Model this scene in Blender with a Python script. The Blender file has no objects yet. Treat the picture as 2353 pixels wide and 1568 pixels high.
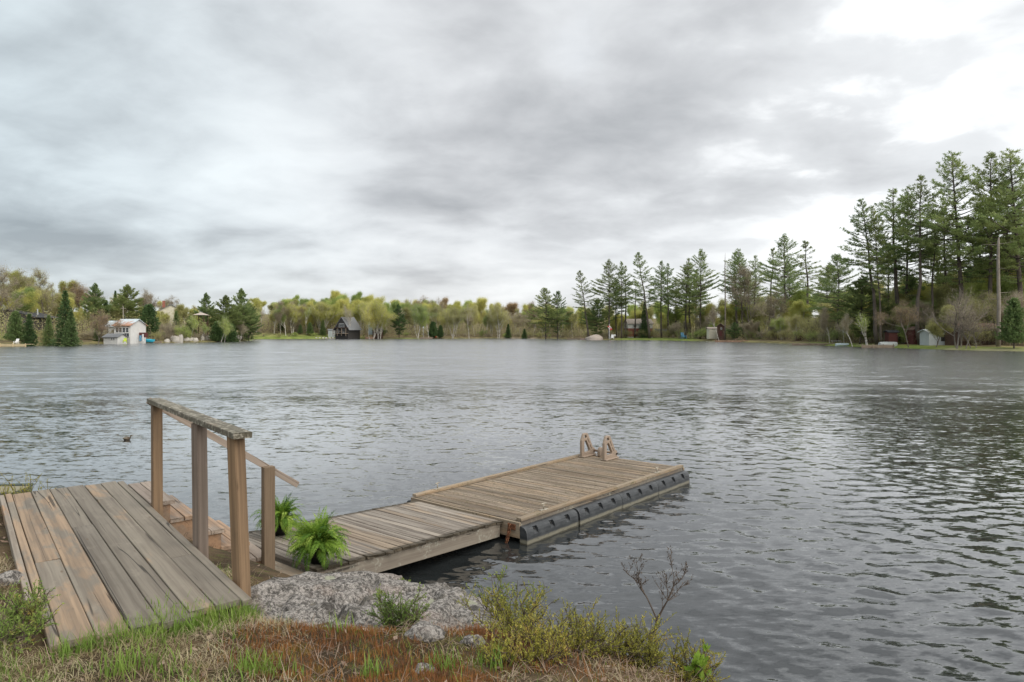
import bpy, math, random
import numpy as np
from mathutils import Vector, Matrix, noise as mnoise

scene = bpy.context.scene
COL = scene.collection
R = math.radians
random.seed(4); RNG = np.random.default_rng(4)

# ------------------------------------------------------------------ camera
EYE = 3.2                       # eye height over the lake, metres
FOC, CX, HY = 1569.0, 1176.5, 762.0   # photograph measured on a 2353 px wide copy
cam_d = bpy.data.cameras.new('camera'); cam = bpy.data.objects.new('camera', cam_d)
COL.objects.link(cam); scene.camera = cam
cam.location = (0, 0, EYE); cam.rotation_euler = (R(90), 0, 0)
cam_d.sensor_width = 36.0; cam_d.lens = 36.0 * FOC / 2353.0
cam_d.shift_y = -(784.0 - HY) / 2353.0
cam_d.clip_start = 0.05; cam_d.clip_end = 8000

# ------------------------------------------------------------------ render / exposure
scene.render.engine = 'CYCLES'
scene.cycles.use_denoising = True
scene.cycles.max_bounces = 8; scene.cycles.diffuse_bounces = 5; scene.cycles.glossy_bounces = 3
scene.cycles.transmission_bounces = 5; scene.cycles.transparent_max_bounces = 6
scene.cycles.caustics_reflective = False; scene.cycles.caustics_refractive = False
vs = scene.view_settings
vs.view_transform = 'Standard'; vs.look = 'None'; vs.gamma = 1.0; vs.exposure = 1.1
vs.use_curve_mapping = False

# ------------------------------------------------------------------ node helper
class NT:
    def __init__(s, tree): s.t = tree; s.n = tree.nodes; s.n.clear()
    def put(s, sock, v):
        if v is None: return
        if isinstance(v, bpy.types.NodeSocket): s.t.links.new(v, sock)
        elif hasattr(sock, 'default_value'):
            if isinstance(v, (tuple, list)) and sock.type == 'RGBA' and len(v) == 3: v = (*v, 1.0)
            sock.default_value = v
    def node(s, typ, ins=None, **props):
        n = s.n.new(typ)
        for k, v in props.items(): setattr(n, k, v)
        for k, v in (ins or {}).items(): s.put(n.inputs[k], v)
        return n
    def m(s, op, a, b=0.0, c=None, clamp=False):
        n = s.n.new('ShaderNodeMath'); n.operation = op; n.use_clamp = clamp
        s.put(n.inputs[0], a); s.put(n.inputs[1], b)
        if c is not None: s.put(n.inputs[2], c)
        return n.outputs[0]
    def vm(s, op, a, b=None):
        n = s.n.new('ShaderNodeVectorMath'); n.operation = op
        s.put(n.inputs[0], a)
        if b is not None: s.put(n.inputs[1], b)
        return n.outputs['Value'] if op in ('DOT_PRODUCT', 'LENGTH', 'DISTANCE') else n.outputs[0]
    def xyz(s, x=0.0, y=0.0, z=0.0):
        n = s.n.new('ShaderNodeCombineXYZ'); s.put(n.inputs[0], x); s.put(n.inputs[1], y); s.put(n.inputs[2], z)
        return n.outputs[0]
    def sep(s, v):
        n = s.n.new('ShaderNodeSeparateXYZ'); s.put(n.inputs[0], v); return n.outputs
    def noise(s, vec, scale=1.0, detail=4.0, rough=0.55, dist=0.0, out='Fac'):
        n = s.node('ShaderNodeTexNoise', {'Vector': vec, 'Scale': scale, 'Detail': detail, 'Roughness': rough, 'Distortion': dist})
        return n.outputs[out]
    def mix(s, f, a, b, blend='MIX'):
        n = s.n.new('ShaderNodeMix'); n.data_type = 'RGBA'; n.blend_type = blend
        s.put(n.inputs[0], f); s.put(n.inputs[6], a); s.put(n.inputs[7], b)
        return n.outputs[2]
    def fmix(s, f, a, b):
        n = s.n.new('ShaderNodeMix'); n.data_type = 'FLOAT'
        s.put(n.inputs[0], f); s.put(n.inputs[2], a); s.put(n.inputs[3], b)
        return n.outputs[0]
    def ramp(s, f, stops, interp='LINEAR'):
        n = s.n.new('ShaderNodeValToRGB'); s.put(n.inputs[0], f); cr = n.color_ramp; cr.interpolation = interp
        while len(cr.elements) < len(stops): cr.elements.new(0.5)
        for e, (p, c) in zip(cr.elements, stops):
            e.position = p; e.color = (*c, 1.0) if isinstance(c, (tuple, list)) else (c, c, c, 1.0)
        return n.outputs[0]
    def rng(s, f, a, b, c=0.0, d=1.0, smooth=True):
        n = s.n.new('ShaderNodeMapRange'); n.interpolation_type = 'SMOOTHSTEP' if smooth else 'LINEAR'
        for i, v in enumerate((f, a, b, c, d)): s.put(n.inputs[i], v)
        return n.outputs[0]

def pix_dir(px, py):
    v = Vector(((px - CX) / FOC, 1.0, (HY - py) / FOC)); v.normalize(); return v

# ------------------------------------------------------------------ overcast sky
SUN_AZ, SUN_EL = R(128.0), R(48.0)
GLOW_AZ = R(27.0)
GLOW_EL = R(16.5)                      # thin bright place in the cloud sheet, ahead and to the right
world = bpy.data.worlds.new('World'); scene.world = world; world.use_nodes = True
w = NT(world.node_tree)
gen = w.node('ShaderNodeTexCoord').outputs['Generated']
d = w.vm('NORMALIZE', gen); dx, dy, dz = w.sep(d)
zc = w.m('ADD', w.m('MAXIMUM', dz, 0.0), 0.24)
plane = w.xyz(w.m('DIVIDE', dx, zc), w.m('DIVIDE', dy, zc), 0.0)
plane = w.node('ShaderNodeMapping', {'Vector': plane, 'Rotation': (0, 0, R(20)), 'Scale': (1.0, 1.1, 1.0), 'Location': (3.1, 1.7, 0.0)}).outputs[0]
nA = w.noise(plane, 0.95, 3, 0.45, 0.7)
nB = w.noise(plane, 2.1, 6, 0.48, 0.35)
nC = w.noise(plane, 5.0, 6, 0.55, 0.3)
cl = w.m('ADD', w.m('MULTIPLY', nA, 0.45), w.m('MULTIPLY', nB, 0.55))
cl = w.m('ADD', cl, w.m('MULTIPLY', w.m('SUBTRACT', nC, 0.5), 0.22))
cl = w.m('ADD', w.m('MULTIPLY', w.m('SUBTRACT', cl, 0.5), 1.15), 0.51)
def blob(px, py, width, amp):          # broad darker or thinner places of the cloud sheet that the picture shows
    c = w.m('SUBTRACT', 1.0, w.vm('DOT_PRODUCT', d, tuple(pix_dir(px, py))))
    return w.m('MULTIPLY', w.m('EXPONENT', w.m('MULTIPLY', c, -1.0 / width)), amp)
for b in ((1420, 290, .014, -.07), (1960, 310, .004, -.16), (1050, 90, .02, -.05), (380, 110, .03, -.07), (1680, 470, .005, -.08), (60, 590, .012, -.09), (150, 260, .02, -.05),
          (1000, 480, .05, .04), (1830, 250, .005, .10), (2080, 170, .005, .13), (2330, 280, .03, .07), (1850, 560, .006, .11), (1560, 640, .006, .06), (600, 330, .01, .07), (2200, 480, .01, .06), (1950, -80, .02, -.05)):
    cl = w.m('ADD', cl, blob(*b))
base = w.ramp(cl, [(0.24, (.34, .355, .375)), (0.40, (.50, .515, .535)), (0.54, (.66, .68, .70)), (0.70, (.79, .81, .825)), (0.88, (.88, .90, .90))])
dir_of = lambda az_, el_: Vector((math.sin(az_) * math.cos(el_), math.cos(az_) * math.cos(el_), math.sin(el_)))
sun_v = dir_of(SUN_AZ, SUN_EL); glow_v = dir_of(GLOW_AZ, GLOW_EL)
sd_ = w.m('MAXIMUM', w.vm('DOT_PRODUCT', d, tuple(glow_v)), 0.0)
g_wide = w.m('POWER', sd_, 14.0); g_mid = w.m('POWER', sd_, 60.0)
thin = w.rng(w.m('ADD', cl, w.m('MULTIPLY', w.m('SUBTRACT', w.m('ADD', nB, nC), 1.0), 0.55)), 0.50, 0.70)
glow = w.m('ADD', w.m('MULTIPLY', g_wide, 0.05), w.m('MULTIPLY', w.m('MULTIPLY', g_mid, thin), 0.20))
low = w.m('MULTIPLY', w.rng(dz, 0.0, 0.14, 1.0, 0.0), 0.22)          # pale cream strip low over the land
tint = w.mix(w.rng(dx, -0.75, -0.05, 1.0, 0.0), (1, 1, 1), (.90, 1.0, 1.03))
skyc = w.mix(1.0, base, tint, 'MULTIPLY')
skyc = w.mix(1.0, skyc, w.mix(glow, (0, 0, 0), (1.0, 1.0, .97)), 'ADD')
skyc = w.mix(low, skyc, (.92, .90, .85))
nish = w.node('ShaderNodeTexSky', sky_type='NISHITA', sun_disc=False, sun_elevation=SUN_EL, sun_rotation=SUN_AZ).outputs[0]
nish = w.mix(1.0, nish, (.10, .10, .10), 'MULTIPLY')
cover = w.rng(nB, 0.60, 0.75, 0.97, 0.90)
skyc = w.mix(cover, nish, skyc)
bg = w.node('ShaderNodeBackground', {'Color': skyc, 'Strength': 0.565})
w.t.links.new(bg.outputs[0], w.node('ShaderNodeOutputWorld').inputs[0])

# ------------------------------------------------------------------ sun behind the cloud
sl = bpy.data.lights.new('sun', 'SUN'); sl.energy = 1.5; sl.angle = R(80); sl.color = (1.0, .95, .87)
so = bpy.data.objects.new('sun', sl); COL.objects.link(so); so.location = (30, -30, 40)
so.rotation_euler = (-sun_v).to_track_quat('-Z', 'Y').to_euler()

# ------------------------------------------------------------------ object helpers
def link(o, parent=None):
    COL.objects.link(o)
    if parent is not None: o.parent = parent
    return o
def tag(o, label=None, cat=None, group=None, kind=None):
    if label: o['label'] = label
    if cat: o['category'] = cat
    if group: o['group'] = group
    if kind: o['kind'] = kind
    return o
def thing(name, label, cat, loc=(0, 0, 0), rz=0.0, group=None):
    o = bpy.data.objects.new(name, None); o.empty_display_size = .2
    link(o); o.location = loc; o.rotation_euler = (0, 0, rz)
    return tag(o, label, cat, group)
def put(name, mesh, parent=None, loc=(0, 0, 0), rot=(0, 0, 0), mat=None, scale=None):
    o = bpy.data.objects.new(name, mesh); link(o, parent); o.location = loc; o.rotation_euler = rot
    if scale is not None: o.scale = scale if hasattr(scale, '__len__') else (scale,) * 3
    if mat is not None:
        if len(mesh.materials) == 0: mesh.materials.append(None)
        o.material_slots[0].link = 'OBJECT'; o.material_slots[0].material = mat
    return o

class MB:
    """collects polygons for one mesh"""
    def __init__(s): s.v = []; s.f = []; s.n = 0; s.mi = []
    def add(s, V, F, mi=0):
        V = np.asarray(V, float).reshape(-1, 3)
        s.v.append(V); s.f += [tuple(int(i) + s.n for i in f) for f in F]; s.mi += [mi] * len(F); s.n += len(V); return s
    def box(s, size, c=(0, 0, 0), rot=None, mi=0):
        x, y, z = (k / 2 for k in size)
        V = np.array([(a * x, b * y, e * z) for a in (-1, 1) for b in (-1, 1) for e in (-1, 1)])
        if rot is not None: V = V @ np.array(rot if not isinstance(rot, (int, float)) else Matrix.Rotation(rot, 3, 'Z')).T
        V = V + np.array(c)
        return s.add(V, [(0, 1, 3, 2), (4, 6, 7, 5), (0, 4, 5, 1), (2, 3, 7, 6), (0, 2, 6, 4), (1, 5, 7, 3)], mi)
    def bbox(s, size, c=(0, 0, 0), bev=.01, rot=None, mi=0):
        x, y, z = (k / 2 for k in size); b = min(bev, x * .9, y * .9, z * .9)
        V = []
        for sx in (-1, 1):
            for sy in (-1, 1):
                for sz in (-1, 1):
                    V += [(sx * (x - b), sy * (y - b), sz * z), (sx * (x - b), sy * y, sz * (z - b)), (sx * x, sy * (y - b), sz * (z - b))]
        V = np.array(V)
        i = lambda a, bb, e, k: ((a > 0) * 4 + (bb > 0) * 2 + (e > 0)) * 3 + k
        F = []
        for e in (-1, 1): F.append([i(-1, -1, e, 0), i(1, -1, e, 0), i(1, 1, e, 0), i(-1, 1, e, 0)][::e])
        for bb in (-1, 1): F.append([i(-1, bb, -1, 1), i(-1, bb, 1, 1), i(1, bb, 1, 1), i(1, bb, -1, 1)][::bb])
        for a in (-1, 1): F.append([i(a, -1, -1, 2), i(a, 1, -1, 2), i(a, 1, 1, 2), i(a, -1, 1, 2)][::a])
        for bb in (-1, 1):
            for e in (-1, 1): F.append([i(-1, bb, e, 0), i(1, bb, e, 0), i(1, bb, e, 1), i(-1, bb, e, 1)][::-bb * e])
        for a in (-1, 1):
            for e in (-1, 1): F.append([i(a, -1, e, 0), i(a, 1, e, 0), i(a, 1, e, 2), i(a, -1, e, 2)][::a * e])
        for a in (-1, 1):
            for bb in (-1, 1): F.append([i(a, bb, -1, 1), i(a, bb, 1, 1), i(a, bb, 1, 2), i(a, bb, -1, 2)][::-a * bb])
        for a in (-1, 1):
            for bb in (-1, 1):
                for e in (-1, 1): F.append([i(a, bb, e, 0), i(a, bb, e, 1), i(a, bb, e, 2)][::-a * bb * e])
        if rot is not None: V = V @ np.array(rot if not isinstance(rot, (int, float)) else Matrix.Rotation(rot, 3, 'Z')).T
        return s.add(V + np.array(c), F, mi)
    def tube(s, pts, rad, n=6, cap=True, mi=0):
        P = np.asarray(pts, float); m = len(P); rad = np.broadcast_to(np.asarray(rad, float), (m,))
        T = np.gradient(P, axis=0); T /= np.linalg.norm(T, axis=1)[:, None] + 1e-9
        ref = np.array((0., 0., 1.)) if abs(T[:, 2]).mean() < .8 else np.array((1., 0., 0.))
        A = np.cross(T, ref); A /= np.linalg.norm(A, axis=1)[:, None] + 1e-9; B = np.cross(T, A)
        th = np.arange(n) * 2 * math.pi / n
        V = P[:, None] + rad[:, None, None] * (np.cos(th)[None, :, None] * A[:, None] + np.sin(th)[None, :, None] * B[:, None])
        F = [(i * n + j, i * n + (j + 1) % n, (i + 1) * n + (j + 1) % n, (i + 1) * n + j) for i in range(m - 1) for j in range(n)]
        if cap: F += [tuple(range(n))[::-1], tuple((m - 1) * n + j for j in range(n))]
        return s.add(V, F, mi)
    def loft(s, rings, closed=True, cap=False, mi=0):
        Rr = np.asarray(rings, float); m, n = Rr.shape[:2]
        F = [(i * n + j, i * n + (j + 1) % n, (i + 1) * n + (j + 1) % n, (i + 1) * n + j) for i in range(m - 1) for j in range(n if closed else n - 1)]
        if cap: F += [tuple(range(n))[::-1], tuple((m - 1) * n + j for j in range(n))]
        return s.add(Rr, F, mi)
    def mesh(s, name, mats=None, smooth=False):
        me = bpy.data.meshes.new(name)
        V = np.concatenate(s.v) if s.v else np.zeros((0, 3))
        me.from_pydata(V.tolist(), [], s.f)
        for m_ in (mats if isinstance(mats, (list, tuple)) else [mats]):
            if m_ is not None: me.materials.append(m_)
        if any(s.mi): me.polygons.foreach_set('material_index', s.mi)
        if smooth: me.polygons.foreach_set('use_smooth', [True] * len(me.polygons))
        me.update(); return me
    def build(s, name, mat=None, parent=None, loc=(0, 0, 0), rot=(0, 0, 0), smooth=False):
        return put(name, s.mesh(name, mat, smooth), parent, loc, rot)

def np_mesh(name, V, F, mat=None, smooth=False):
    me = bpy.data.meshes.new(name); me.from_pydata(np.asarray(V).tolist(), [], np.asarray(F).tolist())
    if mat is not None: me.materials.append(mat)
    if smooth: me.polygons.foreach_set('use_smooth', [True] * len(me.polygons))
    me.update(); return me
def unit(a): return a / (np.linalg.norm(a, axis=-1, keepdims=True) + 1e-9)
def kites(B, D, L, W, rng, mid=.4, side=None):
    """leaf-like quads: base points B, directions D, lengths L, widths W"""
    n = len(B); D = unit(D)
    S = unit(np.cross(D, rng.normal(size=(n, 3)) if side is None else side))
    L = np.broadcast_to(L, (n,))[:, None]; W = np.broadcast_to(W, (n,))[:, None]
    M = B + D * L * mid
    return np.stack([B, M + S * W / 2, B + D * L, M - S * W / 2], 1).reshape(-1, 3), np.arange(4 * n).reshape(n, 4)
def merge(parts):
    V, F, k = [], [], 0
    for v, f in parts: V.append(v); F.append(f + k); k += len(v)
    return np.concatenate(V), np.concatenate(F)

# ------------------------------------------------------------------ materials
def mat_new(name):
    m_ = bpy.data.materials.new(name); m_.use_nodes = True; return m_, NT(m_.node_tree)
def finish(nt, color, rough=.6, normal=None, spec=.3, metal=0.0, trans=0.0, **kw):
    b = nt.node('ShaderNodeBsdfPrincipled', {'Base Color': color, 'Roughness': rough, 'Metallic': metal, 'Specular IOR Level': spec, **kw})
    if normal is not None: nt.put(b.inputs['Normal'], normal)
    sh = b.outputs[0]
    if trans:
        t = nt.node('ShaderNodeBsdfTranslucent', {'Color': color})
        sh = nt.node('ShaderNodeMixShader', {0: trans, 1: sh, 2: t.outputs[0]}).outputs[0]
    nt.t.links.new(sh, nt.node('ShaderNodeOutputMaterial').inputs[0])
def bump(nt, h, strength=.5, dist=.01):
    return nt.node('ShaderNodeBump', {'Height': h, 'Strength': strength, 'Distance': dist}).outputs[0]

def plain(name, c, rough=.6, var=.15, scale=6.0, spec=.3, metal=0.0, bmp=0.0):
    m_, t = mat_new(name); o = t.node('ShaderNodeTexCoord').outputs['Object']
    n1 = t.noise(o, scale, 5, .6); n2 = t.noise(o, scale * .2, 3, .5)
    f = t.m('ADD', t.m('MULTIPLY', n1, .6), t.m('MULTIPLY', n2, .4))
    dk = tuple(k * (1 - var * 1.6) for k in c); lt = tuple(min(1, k * (1 + var * 1.2)) for k in c)
    finish(t, t.mix(t.rng(f, .3, .7, smooth=False), dk, lt), rough, bump(t, n1, bmp, .01) if bmp else None, spec, metal)
    return m_

def wood(name, grey, tan, dark, tan_amt=.5, lichen=0.0, lich_c=(.25, .26, .18), grain=1.0, warm=None, rough=.75, moss_ends=0.0, length=2.0):
    """weathered lumber: x of the object runs along the grain; each piece takes its own cut of the pattern"""
    m_, t = mat_new(name)
    o = t.node('ShaderNodeTexCoord').outputs['Object']
    rnd = t.node('ShaderNodeObjectInfo').outputs['Random']
    off = t.xyz(t.m('MULTIPLY', rnd, 91.0), t.m('MULTIPLY', rnd, 47.0), t.m('MULTIPLY', rnd, 23.0))
    p = t.vm('ADD', o, off)
    st = lambda x, y, z: t.vm('MULTIPLY', p, (x, y, z))
    wob = t.noise(st(1.3, 3.0, 3.0), 1.0, 2, .5, out='Color')
    pw = t.vm('ADD', p, t.vm('MULTIPLY', t.vm('SUBTRACT', wob, (.5, .5, .5)), (0.0, .025, .025)))
    g1 = t.noise(t.vm('MULTIPLY', pw, (1.1, 55, 55)), 1.0, 5, .6)
    g2 = t.noise(t.vm('MULTIPLY', pw, (.5, 17, 17)), 1.0, 4, .55)
    stain = t.noise(st(1.0, 4.5, 4.5), 1.0, 5, .6, .3)
    blot = t.noise(st(3.0, 6.0, 6.0), 1.0, 4, .6)
    tone = t.m('ADD', stain, t.m('MULTIPLY', t.m('SUBTRACT', rnd, .5), .42))
    tan_f = t.rng(tone, .60 - .25 * tan_amt, .70 - .22 * tan_amt)
    c = t.mix(tan_f, grey, tan)
    c = t.mix(t.m('MULTIPLY', t.rng(g2, .42, .66), .45 * grain), c, dark)
    c = t.mix(t.m('MULTIPLY', t.rng(g1, .45, .7), .4 * grain), c, dark)
    c = t.mix(t.m('MULTIPLY', t.rng(blot, .52, .72), .35), c, tuple(k * .62 for k in grey))
    c = t.mix(t.m('MULTIPLY', t.rng(blot, .42, .26), .35), c, tuple(min(1, k * 1.5) for k in grey))
    own = t.m('FRACT', t.m('MULTIPLY', rnd, 7.37)); c = t.mix(1.0, c, t.mix(own, (.82, .82, .83), (1.12, 1.11, 1.10)), 'MULTIPLY')      # some boards are older than others
    # drying cracks along the grain and knots
    ck = t.noise(st(.16, 7, 7), 1.0, 2, .5)
    crack = t.m('MULTIPLY', t.rng(t.m('ABSOLUTE', t.m('SUBTRACT', ck, .5)), .008, .002), t.rng(t.noise(st(.5, 3.0, 3.0), 1.0, 2), .50, .56))
    vo = t.node('ShaderNodeTexVoronoi', {'Vector': t.vm('MULTIPLY', p, (2.4, 8.0, 8.0)), 'Scale': 1.0}).outputs['Distance']
    knot = t.rng(vo, .10, .03)
    c = t.mix(t.m('MULTIPLY', knot, .75), c, tuple(k * .4 for k in tan))
    c = t.mix(t.m('MULTIPLY', crack, .75), c, (.02, .017, .014))
    if lichen:
        li = t.noise(p, 26.0, 6, .7); lm = t.m('MULTIPLY', t.rng(li, .50, .60), t.rng(t.noise(p, 4.0, 3), .62 - .3 * lichen, .75 - .3 * lichen))
        c = t.mix(t.m('MULTIPLY', lm, .8), c, lich_c)
    if moss_ends:
        ox = t.m('ABSOLUTE', t.sep(o)[0])
        e = t.m('MULTIPLY', t.rng(t.m('ADD', ox, t.m('MULTIPLY', t.noise(p, 20.0, 4), .12)), length / 2 - .02, length / 2 + .07), moss_ends)
        c = t.mix(e, c, (.045, .036, .022))
    h = t.m('SUBTRACT', t.m('ADD', t.m('MULTIPLY', g1, .5), t.m('MULTIPLY', g2, .5)), t.m('MULTIPLY', crack, 1.2))
    finish(t, c, rough, bump(t, h, .55, .006), .25)
    return m_

def leaf(name, cols, trans=.35, nscale=.35, rndamt=.5, rough=.55, detail=3):
    """foliage colour: varies from clump to clump and from plant to plant"""
    m_, t = mat_new(name)
    o = t.node('ShaderNodeTexCoord').outputs['Object']; rnd = t.node('ShaderNodeObjectInfo').outputs['Random']
    p = t.vm('ADD', o, t.xyz(t.m('MULTIPLY', rnd, 60.0), 0.0, 0.0))
    f = t.m('ADD', t.m('MULTIPLY', t.noise(p, nscale, detail, .6), 1.0 - rndamt * .5), t.m('MULTIPLY', rnd, rndamt * .5))
    k = len(cols); stops = [(.30 + .42 * i / max(1, k - 1), c) for i, c in enumerate(cols)]
    finish(t, t.ramp(f, stops), rough, None, .2, trans=trans)
    return m_

M = {}
M['deck'] = wood('deck_wood', (.24, .21, .168), (.345, .25, .168), (.095, .076, .06), tan_amt=.22, length=4.4)
M['rim'] = wood('rim_wood', (.36, .31, .25), (.44, .29, .18), (.16, .12, .09), tan_amt=.4)
M['post'] = wood('post_wood', (.22, .16, .105), (.30, .20, .118), (.085, .055, .036), tan_amt=.8, grain=.9)
M['post_grey'] = wood('post_grey_wood', (.24, .19, .155), (.38, .25, .15), (.10, .08, .065), tan_amt=.3, grain=1.2)
M['cap'] = wood('cap_wood', (.17, .155, .115), (.22, .18, .13), (.06, .052, .04), tan_amt=.2, lichen=.9, lich_c=(.40, .37, .31))
M['stair'] = wood('stair_wood', (.32, .23, .16), (.42, .26, .155), (.18, .11, .07), tan_amt=.7, grain=.7)
M['tread'] = wood('tread_wood', (.34, .28, .23), (.44, .30, .20), (.15, .11, .08), tan_amt=.4)
M['ramp'] = wood('ramp_wood', (.32, .28, .235), (.34, .27, .20), (.07, .05, .036), tan_amt=.25, grain=1.5, moss_ends=.85, length=1.86)
M['beam'] = wood('beam_wood', (.24, .21, .17), (.28, .22, .16), (.13, .10, .08), tan_amt=.3, lichen=.5, lich_c=(.36, .35, .29))
M['dock'] = wood('dock_wood', (.29, .235, .18), (.33, .25, .175), (.085, .06, .04), tan_amt=.35, grain=1.6, lichen=.8, lich_c=(.11, .095, .05), moss_ends=.6, length=2.3)
M['kerb'] = wood('kerb_wood', (.32, .26, .19), (.35, .26, .17), (.12, .085, .06), tan_amt=.3, lichen=.5, lich_c=(.12, .11, .05))
M['far_wood'] = plain('far_wood', (.30, .235, .175), .8, .25, 3)
M['far_red_wood'] = plain('far_red_wood', (.36, .23, .16), .8, .25, 3)
M['steel'] = plain('galvanised', (.38, .34, .27), .5, .2, 40, .5, .3)
M['rust'] = plain('rust', (.17, .075, .04), .85, .5, 60, .2, 0, .6)
M['tan_plastic'] = plain('tan_plastic', (.31, .24, .185), .5, .06, 12, .35)
M['black'] = plain('black_plastic_pot', (.015, .015, .014), .4, .2, 10)
M['dark_hole'] = plain('dark_bolt', (.03, .026, .022), .7)
# ------------------------------------------------------------------ lake outline and land heights
LAKE = np.array([(-60, 25), (-20, 13.5), (-9, 10.0), (-6, 9.2), (-4.2, 8.9), (-3.3, 8.4), (-2.4, 7.7), (-1.4, 6.9), (-.3, 6.3), (.8, 5.7), (1.8, 5.0),
                 (2.6, 4.0), (4, 2.2), (9, -2), (25, -6), (60, 10), (84, 50), (86, 85), (82, 109), (76, 117), (75, 124), (74, 132), (70.5, 152), (71, 179), (64.4, 218), (55, 240), (45, 249), (35.7, 251),
                 (27, 262), (19.5, 295), (8, 306), (-5.3, 312), (-30, 300), (-46, 295), (-78, 295), (-92, 290), (-106, 283), (-101, 262), (-95, 246), (-90.5, 239), (-87, 220), (-89, 197), (-100, 186),
                 (-103, 173), (-108, 158), (-107, 143), (-116, 120), (-112, 80), (-95, 45)], float)
def lake_sd(X, Y):
    """distance to the shore, positive on land"""
    X = np.asarray(X, float).ravel(); Y = np.asarray(Y, float).ravel()
    A = LAKE; B = np.roll(LAKE, -1, 0); dmin = np.full(X.shape, 1e9); inside = np.zeros(X.shape, bool)
    for (ax, ay), (bx, by) in zip(A, B):
        ex, ey = bx - ax, by - ay
        tt = np.clip(((X - ax) * ex + (Y - ay) * ey) / (ex * ex + ey * ey), 0, 1)
        dmin = np.minimum(dmin, np.hypot(X - ax - tt * ex, Y - ay - tt * ey))
        c = ((ay > Y) != (by > Y)) & (X < (bx - ax) * (Y - ay) / (by - ay + 1e-12) + ax)
        inside ^= c
    return np.where(inside, -dmin, dmin)
def sstep(x, a, b):
    t_ = np.clip((x - a) / (b - a), 0, 1); return t_ * t_ * (3 - 2 * t_)
def vnoise(X, Y, s, seed=0.0):
    return np.array([mnoise.noise(Vector((x * s + seed, y * s - seed, seed * .37))) for x, y in zip(np.ravel(X), np.ravel(Y))])
def height(X, Y, fine=True):
    X = np.asarray(X, float).ravel(); Y = np.asarray(Y, float).ravel(); s = lake_sd(X, Y); r = np.hypot(X, Y)
    sp = np.maximum(s, 0)
    near = 1.47 * (1 - np.exp(-(sp / .9) ** 1.3)) + np.maximum(sp - 5, 0) * .04
    hill = sstep(-X, 40, 100) * .16 + .035
    hill = np.where((X > 15), .03, hill)
    far = .45 * (1 - np.exp(-sp / 1.2)) + hill * np.maximum(sp - 3, 0)
    far = np.minimum(far, 7 + .03 * sp)
    far = np.minimum(far, 26)
    nw = 1 - sstep(r, 14, 40)
    z = near * nw + far * (1 - nw)
    z -= .16 * (1 - sstep(np.hypot((X + .98) / 1.13, (Y - 4.98) / .92), .72, 1.0))     # hollow under the outcrop
    z = np.where(s < 0, np.maximum(s * .7, -2.5), z)
    if fine:
        k = (r < 12) & (s > .2)
        if k.any():
            z[k] += .05 * vnoise(X[k], Y[k], 1.6, 3.3) + .025 * vnoise(X[k], Y[k], 5.0, 8.1)
    return z
def gz(x, y): return float(height([x], [y])[0])
def spot(px, py, z):
    d_ = FOC * (EYE - z) / (py - HY); return ((px - CX) / FOC * d_, d_, z)

# ------------------------------------------------------------------ ground: one sheet, lake bed to horizon
M['ground'], t = mat_new('ground_soil')
pos = t.node('ShaderNodeNewGeometry').outputs['Position']
zone = t.node('ShaderNodeAttribute', attribute_name='zone').outputs['Color']
n1 = t.noise(pos, 9.0, 8, .65); n2 = t.noise(pos, 1.7, 5, .6); n3 = t.noise(pos, 60.0, 5, .7)
near_c = t.mix(t.rng(n2, .42, .6), (.055, .040, .026), (.12, .085, .05))
near_c = t.mix(t.m('MULTIPLY', t.rng(n1, .5, .68), .8), near_c, (.10, .11, .035))
near_c = t.mix(t.m('MULTIPLY', t.rng(n3, .5, .7), .6), near_c, (.20, .14, .085))
f1 = t.noise(pos, .35, 5, .6); f2 = t.noise(pos, .06, 4, .6)
litter = t.mix(t.rng(f1, .4, .62), (.13, .10, .065), (.24, .20, .10))
lawn = t.mix(t.rng(f1, .38, .65), (.14, .19, .045), (.24, .27, .08))
zr, zg, zb = t.sep(zone)
far_c = t.mix(zg, litter, lawn)
far_c = t.mix(zb, far_c, (.40, .33, .25))
finish(t, t.mix(zr, far_c, near_c), .95, bump(t, t.m('ADD', n1, n3), .8, .02), .1)
th = np.unique(np.concatenate([np.linspace(-math.pi, math.pi, 150), np.linspace(-.85, .85, 330)]))
rr = np.concatenate([np.geomspace(1.2, 14, 150), np.geomspace(14.4, 420, 150)[0:], np.geomspace(450, 4000, 12)])
TH, RR = np.meshgrid(th, rr); GX = RR * np.sin(TH); GY = RR * np.cos(TH); GZ = height(GX, GY)
nT, nR = len(th), len(rr)
idx = np.arange(nT * nR).reshape(nR, nT)
F = np.stack([idx[:-1, :-1], idx[:-1, 1:], idx[1:, 1:], idx[1:, :-1]], -1).reshape(-1, 4)
V = np.stack([GX.ravel(), GY.ravel(), GZ], 1)
V = np.concatenate([V, [[0, 0, 1.47]]]); cN = len(V) - 1
gfaces = F.tolist() + [(cN, int(idx[0, j + 1]), int(idx[0, j])) for j in range(nT - 1)]
me = bpy.data.meshes.new('ground'); me.from_pydata(V.tolist(), [], gfaces); me.materials.append(M['ground'])
S_ = lake_sd(V[:, 0], V[:, 1]); rV = np.hypot(V[:, 0], V[:, 1])
zone_c = np.zeros((len(V), 4)); zone_c[:, 3] = 1
zone_c[:, 0] = 1 - sstep(rV, 14, 35)
az = np.arctan2(V[:, 0], V[:, 1])
pxv = CX + FOC * np.tan(np.clip(az, -1.2, 1.2))
def band(x, a, b, e=25): return sstep(x, a - e, a + e) * (1 - sstep(x, b - e, b + e))
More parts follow.
